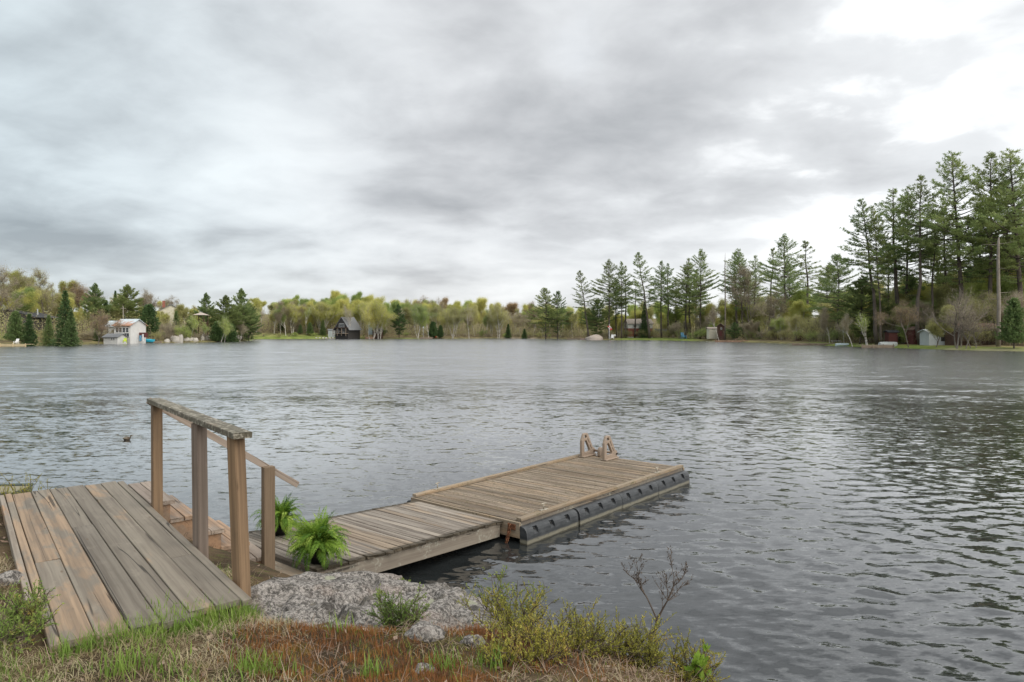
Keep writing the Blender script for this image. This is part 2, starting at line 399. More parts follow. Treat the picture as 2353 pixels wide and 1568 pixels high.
zone_c[:, 1] = np.clip(band(pxv, 575, 765) * (1 - sstep(S_, 6, 14)) + band(pxv, 1420, 1600) * (1 - sstep(S_, 12, 22)) + band(pxv, 1860, 2400) * (1 - sstep(S_, 4, 9)) * .8
                       + band(pxv, 820, 1000) * (1 - sstep(S_, 3, 6)) * .6 + band(pxv, -60, 30) * band(S_, 8, 22, 3) + .25 * (1 - sstep(S_, 1, 6)), 0, 1)
zone_c[:, 2] = np.clip(band(pxv, 1150, 1235, 10) * (1 - sstep(S_, 2, 5)) + .5 * band(pxv, 2160, 2400) * (1 - sstep(S_, 1, 3)), 0, 1)
a_ = me.color_attributes.new('zone', 'FLOAT_COLOR', 'POINT'); a_.data.foreach_set('color', zone_c.ravel())
me.polygons.foreach_set('use_smooth', [True] * len(me.polygons)); me.update()
ground = put('ground', me); tag(ground, 'brown soil bank and wooded lake shore ground', kind='structure')

# ------------------------------------------------------------------ water
KN0, KN1, FN0, FN1, WR1, IOR0, IOR1, WBASE = .48, .60, .36, .40, .22, 1.85, 11.0, (.020, .023, .024)
M['water'], t = mat_new('lake_water')
pos = t.node('ShaderNodeNewGeometry').outputs['Position']
cd = t.vm('LENGTH', pos)
wind = t.node('ShaderNodeMapping', {'Vector': pos, 'Rotation': (0, 0, R(-12)), 'Scale': (.42, 1.0, 1.0)}).outputs[0]
sl1 = t.vm('SUBTRACT', t.noise(wind, 4.2, 4, .65, .3, 'Color'), (.5, .5, .5))
sl2 = t.vm('SUBTRACT', t.noise(wind, 14.0, 3, .6, .2, 'Color'), (.5, .5, .5))
gust = t.rng(t.noise(t.vm('MULTIPLY', pos, (.05, .10, 0.0)), 1.0, 3, .55), .35, .65, .6, 1.15)
kn = t.m('MULTIPLY', t.rng(cd, 7.0, 40.0, KN0, KN1), gust); fin = t.rng(cd, 7.0, 40.0, FN0, FN1)
sv = t.vm('ADD', t.vm('MULTIPLY', sl1, t.xyz(kn, kn, 0.0)), t.vm('MULTIPLY', sl2, t.xyz(fin, fin, 0.0)))
sl3 = t.vm('SUBTRACT', t.noise(wind, .55, 6, .7, .3, 'Color'), (.5, .5, .5)); far_k = t.rng(cd, 14.0, 60.0, .0, .75)
sv = t.vm('ADD', sv, t.vm('MULTIPLY', sl3, t.xyz(far_k, far_k, 0.0)))
nrm = t.vm('NORMALIZE', t.vm('ADD', t.node('ShaderNodeNewGeometry').outputs['Normal'], sv))
finish(t, WBASE, t.rng(cd, 6.0, 60.0, .02, WR1), nrm, .5, IOR=t.rng(cd, 7.0, 26.0, IOR0, IOR1))
thw = np.unique(np.concatenate([np.linspace(-math.pi, math.pi, 60), np.linspace(-.80, .80, 330)]))
rw = np.concatenate([np.geomspace(2.5, 90, 460), np.geomspace(92, 420, 90)])
TH, RR = np.meshgrid(thw, rw); WX = RR * np.sin(TH); WY = RR * np.cos(TH)
rngw = np.random.default_rng(11); WZ = np.zeros_like(WX); SX = np.zeros_like(WX); SY = np.zeros_like(WX)
shore_calm = sstep(-lake_sd(WX, WY).reshape(WX.shape), 0.0, 9.0) * .40 + .60
for k in range(120):
    lam = .12 * (5.0 ** rngw.random()); ang = R(80) + rngw.normal() * .6
    amp = .0080 * lam ** .95; ph = rngw.random() * 6.283; kk = 2 * math.pi / lam
    fade = 1 - sstep(RR * .0080 * 3.0, lam * .7, lam * 1.3)
    phase = kk * (WX * math.cos(ang) + WY * math.sin(ang)) + ph
    WZ += amp * .40 * np.sin(phase) * fade; hc = amp * .40 * np.cos(phase) * fade      # crests gather: sharp tops, flat troughs
    SX += hc * math.cos(ang); SY += hc * math.sin(ang)
WZ *= shore_calm; WX = WX + 1.5 * SX * shore_calm; WY = WY + 1.5 * SY * shore_calm
nT, nR = len(thw), len(rw); idx = np.arange(nT * nR).reshape(nR, nT)
F = np.stack([idx[:-1, :-1], idx[:-1, 1:], idx[1:, 1:], idx[1:, :-1]], -1).reshape(-1, 4)
V = np.stack([WX.ravel(), WY.ravel(), WZ.ravel()], 1)
water = put('water', np_mesh('water', V, F, M['water'], True)); tag(water, 'grey rippled lake water', kind='structure')
# ------------------------------------------------------------------ lumber meshes (x along the board)
def plank_mesh(name, L, W, T, seed, mat, jag=.006, bow=.002):
    rg = random.Random(seed); b = min(.004, T * .2); n = 4
    prof = [(-W / 2, -T / 2), (W / 2, -T / 2), (W / 2, T / 2 - b), (W / 2 - b, T / 2), (-W / 2 + b, T / 2), (-W / 2, T / 2 - b)]
    rings = []
    for i in range(n):
        x = -L / 2 + L * i / (n - 1); sy = rg.uniform(-bow, bow); sz = rg.uniform(-bow, bow); tw = rg.uniform(-.01, .01)
        sc = 1 + rg.uniform(-.012, .012)
        rings.append([(x + (rg.uniform(-jag, jag) if i in (0, n - 1) else 0), y * sc + sy, z + sz + y * tw) for y, z in prof])
    return MB().loft(rings, True, True).mesh(name, mat)

# ------------------------------------------------------------------ deck platform on the bank
YAW = R(39.05); U = np.array((-math.sin(YAW), math.cos(YAW))); VV = np.array((math.cos(YAW), math.sin(YAW)))
def uv(u, v, z=0.0): p = U * u + VV * v; return (p[0], p[1], z)
DZ = 1.5; ROT_U = math.atan2(U[1], U[0])       # object x axis along the planks
org = uv(6.6, .9, DZ)
deck = thing('deck_platform', 'weathered grey and tan plank platform with a post railing on the grassy bank', 'deck', org, ROT_U)
def dk(u, v, z=0.0): return (u - 6.6, -(v - .9), z)     # deck local: x along u, y to the left
seams = [.378, .437, .600, .765, .925, 1.085, 1.239, 1.395, 1.462]
near_end = [5.30, 4.62, 4.52, 4.46, 4.42, 4.40, 4.40, 4.40, 4.42]
splits = {1: [6.1], 3: [7.0], 2: [], 5: [8.0], 6: [5.6]}
rk = random.Random(5)
for i in range(len(seams) - 1):
    v0, v1 = seams[i], seams[i + 1]; cuts = [4.40 + rk.uniform(-.03, .05)] + splits.get(i, []) + [8.85 + rk.uniform(-.03, .03)]
    for a, b in zip(cuts, cuts[1:]):
        L = b - a - .004
        me = plank_mesh('plank', L, v1 - v0 - .007, .038, i * 7 + int(a * 3), M['deck'])
        put('plank', me, deck, dk((a + b) / 2, (v0 + v1) / 2, -.019 + rk.uniform(-.003, .003)), (rk.uniform(-.008, .008), 0, rk.uniform(-.0015, .0015)))
put('side_board', plank_mesh('side_board', 3.55, .042, .30, 91, M['rim']), deck, dk(7.07, .352, -.150))
put('side_board', plank_mesh('side_board', 4.2, .036, .20, 92, M['rim']), deck, dk(6.72, 1.440, -.142))
put('side_board', plank_mesh('side_board', 1.05, .036, .20, 93, M['rim']), deck, dk(8.83, .90, -.142), (0, 0, R(90)))
for u_ in (5.0, 6.1, 7.3, 8.4):
    put('joist', plank_mesh('joist', 1.02, .038, .18, int(u_ * 9), M['rim']), deck, dk(u_, .90, -.132), (0, 0, R(90)))
put('support_block', MB().bbox((.30, .14, .16), bev=.01).mesh('support_block', M['rim']), deck, dk(5.95, .28, -.33))
def post_mesh(name, h, wx, wy, mat):
    b = .007; prof = [(wx / 2 - b, -wy / 2), (wx / 2, -wy / 2 + b), (wx / 2, wy / 2 - b), (wx / 2 - b, wy / 2), (-wx / 2 + b, wy / 2), (-wx / 2, wy / 2 - b), (-wx / 2, -wy / 2 + b), (-wx / 2 + b, -wy / 2)]
    return MB().loft([[(x, a, c) for a, c in prof] for x in (-h / 2, -h / 4, h / 4, h / 2)], True, True).mesh(name, mat)
def post(parent, base, top, wx=.089, wy=.089, mat='post', twist=0.0, name='post'):
    b_, t_ = Vector(base), Vector(top); d_ = t_ - b_
    q = d_.to_track_quat('X', 'Y') ; o = put(name, post_mesh(name, d_.length, wx, wy, M[mat]), parent, (b_ + t_) / 2)
    o.rotation_euler = (q.to_matrix() @ Matrix.Rotation(twist, 3, 'X')).to_euler(); return o
post(deck, dk(7.36, 1.51, -.45), dk(7.36, 1.505, .995))
post(deck, dk(5.80, 1.51, -.50), dk(5.83, 1.50, .965), mat='post_grey')
post(deck, dk(4.84, 1.525, -.16), dk(4.90, 1.50, .975))
cap = put('cap_rail', plank_mesh('cap_rail', 2.74, .125, .042, 17, M['cap']), deck, dk(6.13, 1.505, 1.004)); cap.rotation_euler = (0, R(-.55), 0)

# ------------------------------------------------------------------ steps down to the boardwalk
st = thing('wooden_steps', 'tan wooden steps with a sloping handrail going down beside the platform', 'steps', uv(7.5, 1.5, .55), ROT_U)
def sk(u, v, z): return (u - 7.5, -(v - 1.5), z - .55)
treads = [(1.50, 1.47, 1.705), (1.31, 1.66, 1.93), (1.12, 1.90, 2.20), (.93, 2.15, 2.45), (.74, 2.38, 2.66)]
for i, (z, va, vb) in enumerate(treads):
    wv = (vb - va) / 2
    for k in range(2):
        put('tread', plank_mesh('tread', 1.10, wv - .006, .04, 40 + i * 2 + k, M['tread']), st, sk(8.06, va + wv * (k + .5), z - .02), (0, 0, rk.uniform(-.004, .004)))
def stringer(u0):
    prof = []
    for z, va, vb in treads:
        prof += [(va if prof else 1.47, z - .042), (vb - .04, z - .042)]
    prof += [(2.62, .52), (2.52, .46), (1.47, 1.17)]
    n = len(prof); th_ = .038
    V = [sk(u0 + dd, v, z) for dd in (0, th_) for v, z in prof]
    F = [tuple(range(n)), tuple(range(2 * n - 1, n - 1, -1))] + [(j, n + j, n + (j + 1) % n, (j + 1) % n) for j in range(n)]
    return MB().add(V, F).mesh('stringer', M['stair'])
put('stringer', stringer(7.53), st); put('stringer', stringer(8.52), st)
for i in range(4):
    z0, z1 = treads[i + 1][0], treads[i][0]
    put('riser', plank_mesh('riser', 1.0, .02, z1 - z0 - .045, 70 + i, M['stair']), st, sk(8.06, treads[i][2] - .06, (z0 + z1) / 2 - .02))
post(st, sk(7.44, 2.62, .32), sk(7.44, 2.62, 1.73), .10, .12)
hr0, hr1 = Vector(sk(7.50, 1.46, 2.52)), Vector(sk(7.50, 2.97, 1.475)); dd = hr1 - hr0
hr = put('handrail', plank_mesh('handrail', dd.length, .042, .066, 77, M['tread']), st, (hr0 + hr1) / 2); hr.rotation_euler = dd.to_track_quat('X', 'Z').to_euler()

# ------------------------------------------------------------------ boardwalk between steps and dock
A_YAW = R(40.1); AX = np.array((math.sin(A_YAW), math.cos(A_YAW))); BX = np.array((-math.cos(A_YAW), math.sin(A_YAW)))
SK = .107; RL, RW = 3.56, 1.95; z0, z1 = .57, .285; tilt = math.atan2(z0 - z1, RL)     # the walk meets the dock squarely but runs a little askew
RA, RB = AX, BX
r0 = np.array((.141, 10.317)) + BX * .34 - AX * .04 - AX * RL - BX * SK * RL
rampT = thing('boardwalk', 'weathered grey plank boardwalk sloping from the steps to the floating dock', 'boardwalk', (r0[0], r0[1], z0), math.atan2(RA[1], RA[0]))
rampT.rotation_euler = (0, tilt, math.atan2(RA[1], RA[0]))       # local x along the walk, y to its left, top at z=0
npl = 24; pitch = RL / npl
for i in range(npl):
    L = RW + rk.uniform(-.02, .03); xm = pitch * (i + .5)
    put('plank', plank_mesh('plank', L, pitch - .013, .036, 200 + i % 9, M['ramp'], .012, .003), rampT, (xm, RW / 2 + SK * xm + rk.uniform(-.012, .012), -.018 + rk.uniform(-.004, .004)), (rk.uniform(-.012, .012), 0, R(90) + rk.uniform(-.006, .006)))
for y in (.045, RW - .045, RW / 2):
    put('beam', plank_mesh('beam', RL - .02, .045, .20, 300 + int(y * 50), M['beam']), rampT, (RL / 2, y + SK * RL / 2, -.140), (0, 0, math.atan(SK)))
put('end_board', plank_mesh('end_board', RW - .15, .04, .19, 311, M['beam']), rampT, (.03, RW / 2, -.137), (0, 0, R(90)))
put('end_board', plank_mesh('end_board', RW - .15, .04, .19, 312, M['beam']), rampT, (RL - .035, RW / 2 + SK * RL, -.137), (0, 0, R(90)))
# small step board at the walk's shore end
sb = put('step_board', plank_mesh('step_board', 1.0, .20, .04, 401, M['beam']), rampT, (-.12, .62, -.09), (0, 0, R(90)))

# ------------------------------------------------------------------ floating dock
DL, DW, DT = 5.42, 2.45, .325; p0 = np.array((.141, 10.317))
dock = thing('floating_dock', 'floating wooden dock with black plastic floats moored at the boardwalk end', 'dock', (p0[0], p0[1], 0), math.atan2(AX[1], AX[0]))
npl = 39; pitch = DL / npl
for i in range(npl):
    put('plank', plank_mesh('plank', DW - .20, pitch - .012, .036, 500 + i % 11, M['dock'], .008, .003), dock, (pitch * (i + .5), DW / 2, DT - .018 + rk.uniform(-.003, .003)), (rk.uniform(-.01, .01), 0, R(90) + rk.uniform(-.003, .003)))
for y in (.05, DW - .05):
    for a, b in ((0, 2.75), (2.75, DL)):
        put('edge_rail', plank_mesh('edge_rail', b - a - .004, .098, .045, 560 + int(a * 3 + y), M['kerb']), dock, ((a + b) / 2, y, DT + .0235))
    put('side_beam', plank_mesh('side_beam', DL, .06, .20, 570 + int(y * 3), M['beam']), dock, (DL / 2, y, DT - .10 - .001))
for x in (-.022, DL + .022):
    put('end_beam', plank_mesh('end_beam', DW - .01, .042, .235, 580 + int(x), M['kerb']), dock, (x, DW / 2, DT - .128), (0, 0, R(90)))
M['float'], t = mat_new('float_plastic')
o = t.node('ShaderNodeTexCoord').outputs['Object']; z_ = t.sep(o)[2]
n1 = t.noise(t.vm('MULTIPLY', o, (3, 3, 9)), 1.5, 6, .65); n2 = t.noise(o, 14.0, 5, .65)
c = t.mix(t.rng(n1, .35, .7), (.030, .033, .036), (.070, .074, .078))
lev = t.m('ADD', z_, t.m('MULTIPLY', t.m('SUBTRACT', n1, .5), .05))
c = t.mix(t.m('MULTIPLY', t.rng(lev, .085, .05), t.rng(n2, .30, .5, .3, .9)), c, (.22, .205, .155))
c = t.mix(t.m('MULTIPLY', t.rng(lev, .03, .01), .9), c, (.05, .045, .03))
finish(t, c, .38, bump(t, n2, .1, .01), .45)
def float_mesh(L, sgn):
    prof = [(0, .262), (.055, .258), (.095, .240), (.120, .212), (.134, .178), (.142, .130), (.146, .085), (.147, .02), (.145, -.10), (0, -.16)]
    xs = [0, .012]
    for k in range(3):
        cx = L * (.17 + .31 * k); xs += [cx - .052, cx - .046, cx + .046, cx + .052]
    xs += [L - .012, L]
    P = np.array(prof); rings = []
    for i, x in enumerate(xs):
        endf = .965 if i in (0, len(xs) - 1) else 1.0
        rings.append([(x, -sgn * a * endf, z) for a, z in P])
    Rg = np.array(rings)
    for k in range(3):
        for j in (3 + 4 * k, 4 + 4 * k):
            for q in (3, 4): Rg[j, q, 1] += sgn * .05
    return MB().loft(Rg, True, True).mesh('float', M['float'])
for sgn, y in ((1, .0), (-1, DW)):
    for k in range(4):
        L = DL / 4
        fo = put('float', float_mesh(L - .010, sgn), dock, (k * L + .005 + (-.04 if k == 0 else 0), y, 0))
        for q in range(3):
            put('strap_bolt', MB().tube([(0, 0, 0), (0, -sgn * .012, 0)], .011, 8).mesh('strap_bolt', M['dark_hole']), fo, (L * (.17 + .31 * q), -sgn * .088, .195))
def cleat(x, y, rz):
    c_ = put('cleat', MB().bbox((.17, .055, .012), (0, 0, .006), .004).mesh('cleat', M['steel']), dock, (x, y, DT + .046), (0, 0, rz))
    put('cleat_stem', MB().tube([(0, 0, .012), (0, 0, .092)], .010, 8).mesh('cleat_stem', M['steel'], True), c_)
    put('cleat_bar', MB().tube([(-.062, 0, .098), (-.03, 0, .101), (.03, 0, .101), (.062, 0, .098)], [.007, .011, .011, .007], 8).mesh('cleat_bar', M['steel'], True), c_)
cleat(.55, DW - .05, R(10)); cleat(.62, .05, R(-8)); cleat(4.35, .05, 0)
plate = put('chain_plate', MB().bbox((.012, .15, .09), (0, 0, 0), .003).mesh('chain_plate', M['rust']), dock, (-.050, .15, .235))
for a, b in ((-.06, .03), (.06, .03), (.06, -.03), (-.06, -.03)):
    put('bolt', MB().tube([(0, a, b), (-.016, a, b)], .011, 6).mesh('bolt', M['rust']), plate)

# chain hanging from the plate into the water
def link_mesh():
    P = [(.017 * math.cos(a), 0, .021 * math.sin(a) + (.014 if math.sin(a) > 0 else -.014)) for a in np.linspace(0, 2 * math.pi, 13)[:-1]]
    rings = []
    for i, p in enumerate(P):
        a = i * 2 * math.pi / 12; c_ = np.array(p); n_ = np.array((math.cos(a), 0, math.sin(a)))
        rings.append([c_ + .0065 * (math.cos(b) * n_ + math.sin(b) * np.array((0, 1., 0))) for b in np.arange(5) * 2 * math.pi / 5])
    rings.append(rings[0]); return MB().loft(rings).mesh('chain_link', M['rust'], True)
lk = link_mesh()
cw = p0 + AX * -.085 + BX * .16
ch = thing('mooring_chain', 'rusty mooring chain hanging from the dock end into the water', 'chain', (cw[0], cw[1], .225), math.atan2(AX[1], AX[0]))
for k in range(9):
    put('chain_link', lk, ch, (-.010 * k, .006 * k, -.030 * 0 - .052 * k), (.22, 0, R(90) * (k % 2) + .2), scale=1.35)

# ------------------------------------------------------------------ flip-up swim ladder at the dock's far end
def curve_plate(name, outline, holes, thick, bev, mat):
    cu = bpy.data.curves.new(name + '_outline', 'CURVE'); cu.dimensions = '2D'; cu.fill_mode = 'BOTH'; cu.extrude = thick / 2 - bev; cu.bevel_depth = bev; cu.bevel_resolution = 1
    for pts in [outline] + holes:
        s_ = cu.splines.new('POLY'); s_.points.add(len(pts) - 1); s_.use_cyclic_u = True
        for p_, (x, y) in zip(s_.points, pts): p_.co = (x, y, 0, 1)
    ob = bpy.data.objects.new(name + '_outline', cu)
    me = bpy.data.meshes.new_from_object(ob); me.name = name
    bpy.data.objects.remove(ob); bpy.data.curves.remove(cu)
    me.materials.clear(); me.materials.append(mat); return me
def rounded(pts, r=.03, n=4):
    out = []; k = len(pts)
    for i in range(k):
        a, b, c_ = (np.array(pts[(i + j - 1) % k], float) for j in range(3))
        ra = min(r, np.linalg.norm(a - b) * .45, np.linalg.norm(c_ - b) * .45)
        p_ = b + (a - b) / np.linalg.norm(a - b) * ra; q_ = b + (c_ - b) / np.linalg.norm(c_ - b) * ra
        for s_ in np.linspace(0, 1, n): out.append(tuple((1 - s_) ** 2 * p_ + 2 * s_ * (1 - s_) * b + s_ * s_ * q_))
    return out
outline = rounded([(0, 0), (.52, 0), (.53, .13), (.44, .17), (.22, .52), (.08, .52), (.02, .40), (0, .37)], .035)
holes = [rounded([(.085, .085), (.31, .085), (.325, .14), (.17, .375), (.085, .355)], .05), rounded([(.055, .41), (.205, .41), (.180, .488), (.090, .488)], .025),
         rounded([(.205, .395), (.285, .27), (.310, .285), (.232, .41)], .012), rounded([(.305, .24), (.375, .13), (.400, .145), (.330, .255)], .012)]
lad_me = curve_plate('ladder_side', outline, holes, .062, .008, M['tan_plastic'])
lp = p0 + AX * (DL - .50) + BX * (DW - .38)
lad = thing('swim_ladder', 'tan plastic flip-up swim ladder on the far end of the dock', 'ladder', (lp[0], lp[1], DT), math.atan2(AX[1], AX[0]))
for y in (.20, -.40):
    s_ = put('ladder_side', lad_me, lad, (0, y, .018), (R(90), 0, 0))
    put('base_flange', MB().bbox((.54, .03, .165), (.26, .012, 0), .008).mesh('base_flange', M['tan_plastic']), s_, (0, -.010, 0))
    put('hinge_pin', MB().tube([(.487, .085, -.06), (.487, .085, .06)], .024, 10).mesh('hinge_pin', M['dark_hole']), s_)
put('hinge_block', curve_plate('hinge_block', rounded([(0, 0), (.17, 0), (.13, .19), (.05, .21), (0, .15)], .03), [], .07, .008, M['tan_plastic']), lad, (.36, -.04, .0), (R(90), 0, 0))
put('rung', MB().tube([(.487, -.44, .11), (.487, .24, .11)], .028, 10).mesh('rung', M['tan_plastic'], True), lad)
# ------------------------------------------------------------------ granite outcrop and loose stones
M['rock'], t = mat_new('lichen_granite')
o = t.node('ShaderNodeNewGeometry').outputs['Position']
a1 = t.noise(o, 5.0, 8, .68); a2 = t.noise(o, 38.0, 6, .75); a3 = t.noise(o, 110.0, 3, .7); a4 = t.noise(o, 1.8, 4, .6)
c = t.mix(t.rng(a2, .43, .57), (.105, .098, .09), (.42, .39, .36))
c = t.mix(t.m('MULTIPLY', t.rng(a1, .52, .66), .45), c, (.52, .48, .44))
c = t.mix(t.m('MULTIPLY', t.rng(a4, .50, .62), .30), c, (.40, .31, .26))
c = t.mix(t.m('MULTIPLY', t.rng(a1, .45, .34), .8), c, (.05, .045, .04))
c = t.mix(t.m('MULTIPLY', t.rng(a3, .52, .64), .7), c, (.05, .046, .042))
vo = t.node('ShaderNodeTexVoronoi', {'Vector': t.vm('ADD', o, t.vm('MULTIPLY', t.noise(o, 9.0, 4, .6, 0, 'Color'), (.09, .09, .09))), 'Scale': 4.6}).outputs
lich = t.m('MULTIPLY', t.rng(vo['Distance'], .26, .20), t.rng(t.sep(vo['Color'])[0], .42, .47))
c = t.mix(t.m('MULTIPLY', lich, t.rng(a2, .3, .6, .6, 1.0)), c, (.37, .38, .29))
nz = t.sep(t.node('ShaderNodeNewGeometry').outputs['Normal'])[2]
mo = t.m('MULTIPLY', t.rng(t.noise(t.vm('MULTIPLY', o, (2.0, 5.0, 5.0)), 1.6, 6, .7), .56, .64), t.rng(a2, .4, .6))
c = t.mix(t.m('MULTIPLY', mo, .8), c, (.055, .045, .016))
finish(t, c, .92, bump(t, t.m('ADD', t.m('ADD', a2, t.m('MULTIPLY', a1, 1.2)), t.m('MULTIPLY', a3, .5)), .9, .022), .15)
def fbm(p, o_=5): return mnoise.fractal(p, .9, 2.1, o_, noise_basis='PERLIN_ORIGINAL')
RCX, RCY, RAX, RAY = -.98, 4.98, 1.13, .92
def rock_top(x, y):
    return 1.43 - .14 * (x + 1.9) - .10 * (y - 4.3)
rings = []; nr, ns = 70, 130
for i in range(nr):
    r_ = (i + .001) / (nr - 1) * 1.12; ring = []
    for j in range(ns):
        a = 2 * math.pi * j / ns
        wob = 1 + .10 * mnoise.noise(Vector((math.cos(a) * 1.3, math.sin(a) * 1.3, 4.2))) + .05 * mnoise.noise(Vector((math.cos(a) * 4, math.sin(a) * 4, 1.2)))
        x = RCX + RAX * wob * r_ * math.cos(a); y = RCY + RAY * wob * r_ * math.sin(a)
        z = rock_top(x, y) + .03 * (1 - r_ * r_) - (1.0 * max(0, r_ - .72) ** 1.7 * 3.0)
        p = Vector((x * 1.7, y * 1.7, 2.0)); q_ = fbm(p) * .032
        ridge = abs(mnoise.noise(Vector((x * 2.3 + y * 1.2, y * 3.1 - x, 7.0))))
        z += q_ - .07 * max(0, .16 - ridge) / .16 + .012 * mnoise.noise(Vector((x * 7, y * 11, 3))) + .010 * mnoise.noise(Vector((x * 23, y * 23, 5))) - .05 * max(0, .10 - abs(mnoise.noise(Vector((x * 1.5 - y * 2.6, x * .8 + y * 1.3, 1.0))))) / .10
        ring.append((x, y, z))
    rings.append(ring)
mb = MB().loft(rings); V = np.concatenate(mb.v); 
rock = put('rock_outcrop', mb.mesh('rock_outcrop', M['rock'], True)); tag(rock, 'large lichen covered granite outcrop beside the platform and the boardwalk', 'rock')
def rock_z(x, y):
    return rock_top(x, y)
def stone(name, label, px, py, z, w_, h_, seed, group=None):
    x, y, _ = spot(px, py, z); zz = gz(x, y)
    rs = []; n1_, n2_ = 14, 20
    for i in range(n1_):
        ph = math.pi * (i + .02) / (n1_ - .96); ring = []
        for j in range(n2_):
            th_ = 2 * math.pi * j / n2_; v_ = Vector((math.sin(ph) * math.cos(th_), math.sin(ph) * math.sin(th_), math.cos(ph)))
            k_ = 1 + .35 * mnoise.noise(v_ * 1.3 + Vector((seed, 0, 0))) + .12 * mnoise.noise(v_ * 4 + Vector((0, seed, 0)))
            ring.append((v_.x * k_ * w_ / 2, v_.y * k_ * w_ * .36, max(-.4, v_.z) * k_ * h_))
        rs.append(ring)
    s_ = put(name, MB().loft(rs).mesh(name, M['rock'], True)); s_.location = (x, y, zz + h_ * .15); return tag(s_, label, 'stone', group)
stone('stone', 'smooth grey stone half sunk in rust red moss below the outcrop', 975, 1490, 1.33, .22, .07, 2.0)
stone('stone', 'pale lichen spotted stone at the bottom edge by the juniper', 1085, 1530, 1.25, .14, .04, 5.0)
stone('stone', 'low grey stone at the foot of the rust red moss by the bottom edge', 975, 1556, 1.38, .12, .03, 9.0)
stone('stone', 'grey stone lying in the dirt by the platform side board', 22, 1393, 1.30, .22, .06, 7.0)

# ------------------------------------------------------------------ ground cover (uncountable)
def in_deck(x, y):
    u_ = x * U[0] + y * U[1]; v_ = x * VV[0] + y * VV[1]; return (u_ > 4.48) & (v_ > .30) & (v_ < 1.50)
def rock_r(x, y): return np.hypot((x - RCX) / RAX, (y - RCY) / RAY)
def scatter(n, x0, x1, y0, y1, rng, dens):
    x = rng.uniform(x0, x1, n); y = rng.uniform(y0, y1, n); k = rng.random(n) < dens(x, y); x, y = x[k], y[k]
    return x, y, height(x, y)
def fast_noise(x, y, s, seed):       # cheap smooth value field
    return np.sin(x * s * 1.7 + seed) * np.cos(y * s * 2.1 - seed * 1.3) * .5 + np.sin((x + y) * s * 2.9 + seed * 2.2) * .3 + np.cos((x - 1.6 * y) * s * 4.3 + seed) * .2
def blades(x, y, z, L, W, lean, curl, rng, seg=3):
    n = len(x); az_ = rng.uniform(0, 2 * math.pi, n); hd = np.stack([np.cos(az_), np.sin(az_), np.zeros(n)], 1); sd = np.stack([-np.sin(az_), np.cos(az_), np.zeros(n)], 1)
    P = np.stack([x, y, z], 1); rows = []; ang = np.pi / 2 - lean; cur = P
    for i in range(seg + 1):
        wd = (W * (1 - (i / seg) ** 1.6) * .5)[:, None] + .0002
        rows.append(np.stack([cur - sd * wd, cur + sd * wd], 1))
        cur = cur + (hd * np.cos(ang)[:, None] + np.array((0, 0, 1.)) * np.sin(ang)[:, None]) * (L / seg)[:, None]
        ang = ang - curl / seg
    Vb = np.stack(rows, 1).reshape(n, -1, 3)
    k = 2 * (seg + 1); base_ = np.arange(n)[:, None, None] * k
    Fb = base_ + np.array([(2 * i, 2 * i + 1, 2 * i + 3, 2 * i + 2) for i in range(seg)])[None]
    return Vb.reshape(-1, 3), Fb.reshape(-1, 4)
M['dry_grass'] = leaf('dry_grass', [(.22, .155, .085), (.38, .31, .18), (.50, .44, .28), (.30, .31, .12)], .3, 3.0, 0)
M['green_grass'] = leaf('green_grass', [(0.115, 0.196, 0.034), (0.196, 0.299, 0.057), (0.310, 0.391, 0.092)], .35, 4.0, 0)
M['moss_red'] = leaf('moss_red', [(.12, .068, .045), (.23, .105, .045), (.34, .15, .05), (.27, .21, .065)], .25, 5.0, 0)
M['moss_green'] = leaf('moss_green', [(.10, .085, .022), (.19, .18, .035), (.30, .28, .06)], .25, 5.0, 0)
M['dead_stalk'] = leaf('dead_stalk', [(.16, .10, .07), (.30, .22, .16), (.42, .33, .25)], .2, 4.0, 0)
rg = np.random.default_rng(21)
free = lambda x, y: (~in_deck(x, y)) * (rock_r(x, y) > .86) * (lake_sd(x, y) > .25)
grassy = lambda x, y: sstep(-x, 1.05, 1.65)
x, y, z = scatter(60000, -4.2, .9, 2.9, 5.3, rg, lambda x, y: free(x, y) * np.clip(grassy(x, y) * (.55 + .6 * fast_noise(x, y, 2.2, 1.0)) + .22 * (fast_noise(x, y, 3.0, 4.0) > .25), 0, 1))
n = len(x); Vb, Fb = blades(x, y, z - .01, rg.uniform(.04, .115, n), rg.uniform(.0022, .004, n), rg.uniform(.1, .9, n), rg.uniform(.8, 3.6, n), rg, 4)
tag(put('dry_grass', np_mesh('dry_grass', Vb, Fb, M['dry_grass'])), 'pale curling dry grass at the foot of the platform', kind='stuff')
x, y, z = scatter(30000, -4.2, 1.2, 2.9, 5.4, rg, lambda x, y: free(x, y) * (grassy(x, y) * .8 + .035) * (fast_noise(x, y, 3.1, 2.5) > .12))
n = len(x); Vb, Fb = blades(x, y, z - .01, rg.uniform(.035, .10, n), rg.uniform(.003, .006, n), rg.uniform(.0, .7, n), rg.uniform(.1, 1.0, n), rg, 3)
extra = []
for (px, py, zz, m_, r_) in ((570, 1378, 1.42, 130, .05), (430, 1420, 1.45, 260, .13), (395, 1440, 1.45, 220, .12), (860, 1560, 1.40, 40, .05), (1010, 1560, 1.36, 60, .06), (1130, 1562, 1.30, 60, .06), (600, 1540, 1.45, 120, .08), (300, 1540, 1.46, 120, .10), (780, 1465, 1.38, 25, .05)):
    cx_, cy_, _ = spot(px, py, zz); xx = rg.normal(cx_, r_, m_); yy = rg.normal(cy_, r_ * .7, m_)
    extra.append(blades(xx, yy, height(xx, yy) - .01, rg.uniform(.06, .15, m_), rg.uniform(.005, .010, m_), rg.uniform(0, .5, m_), rg.uniform(.1, .9, m_), rg, 3))
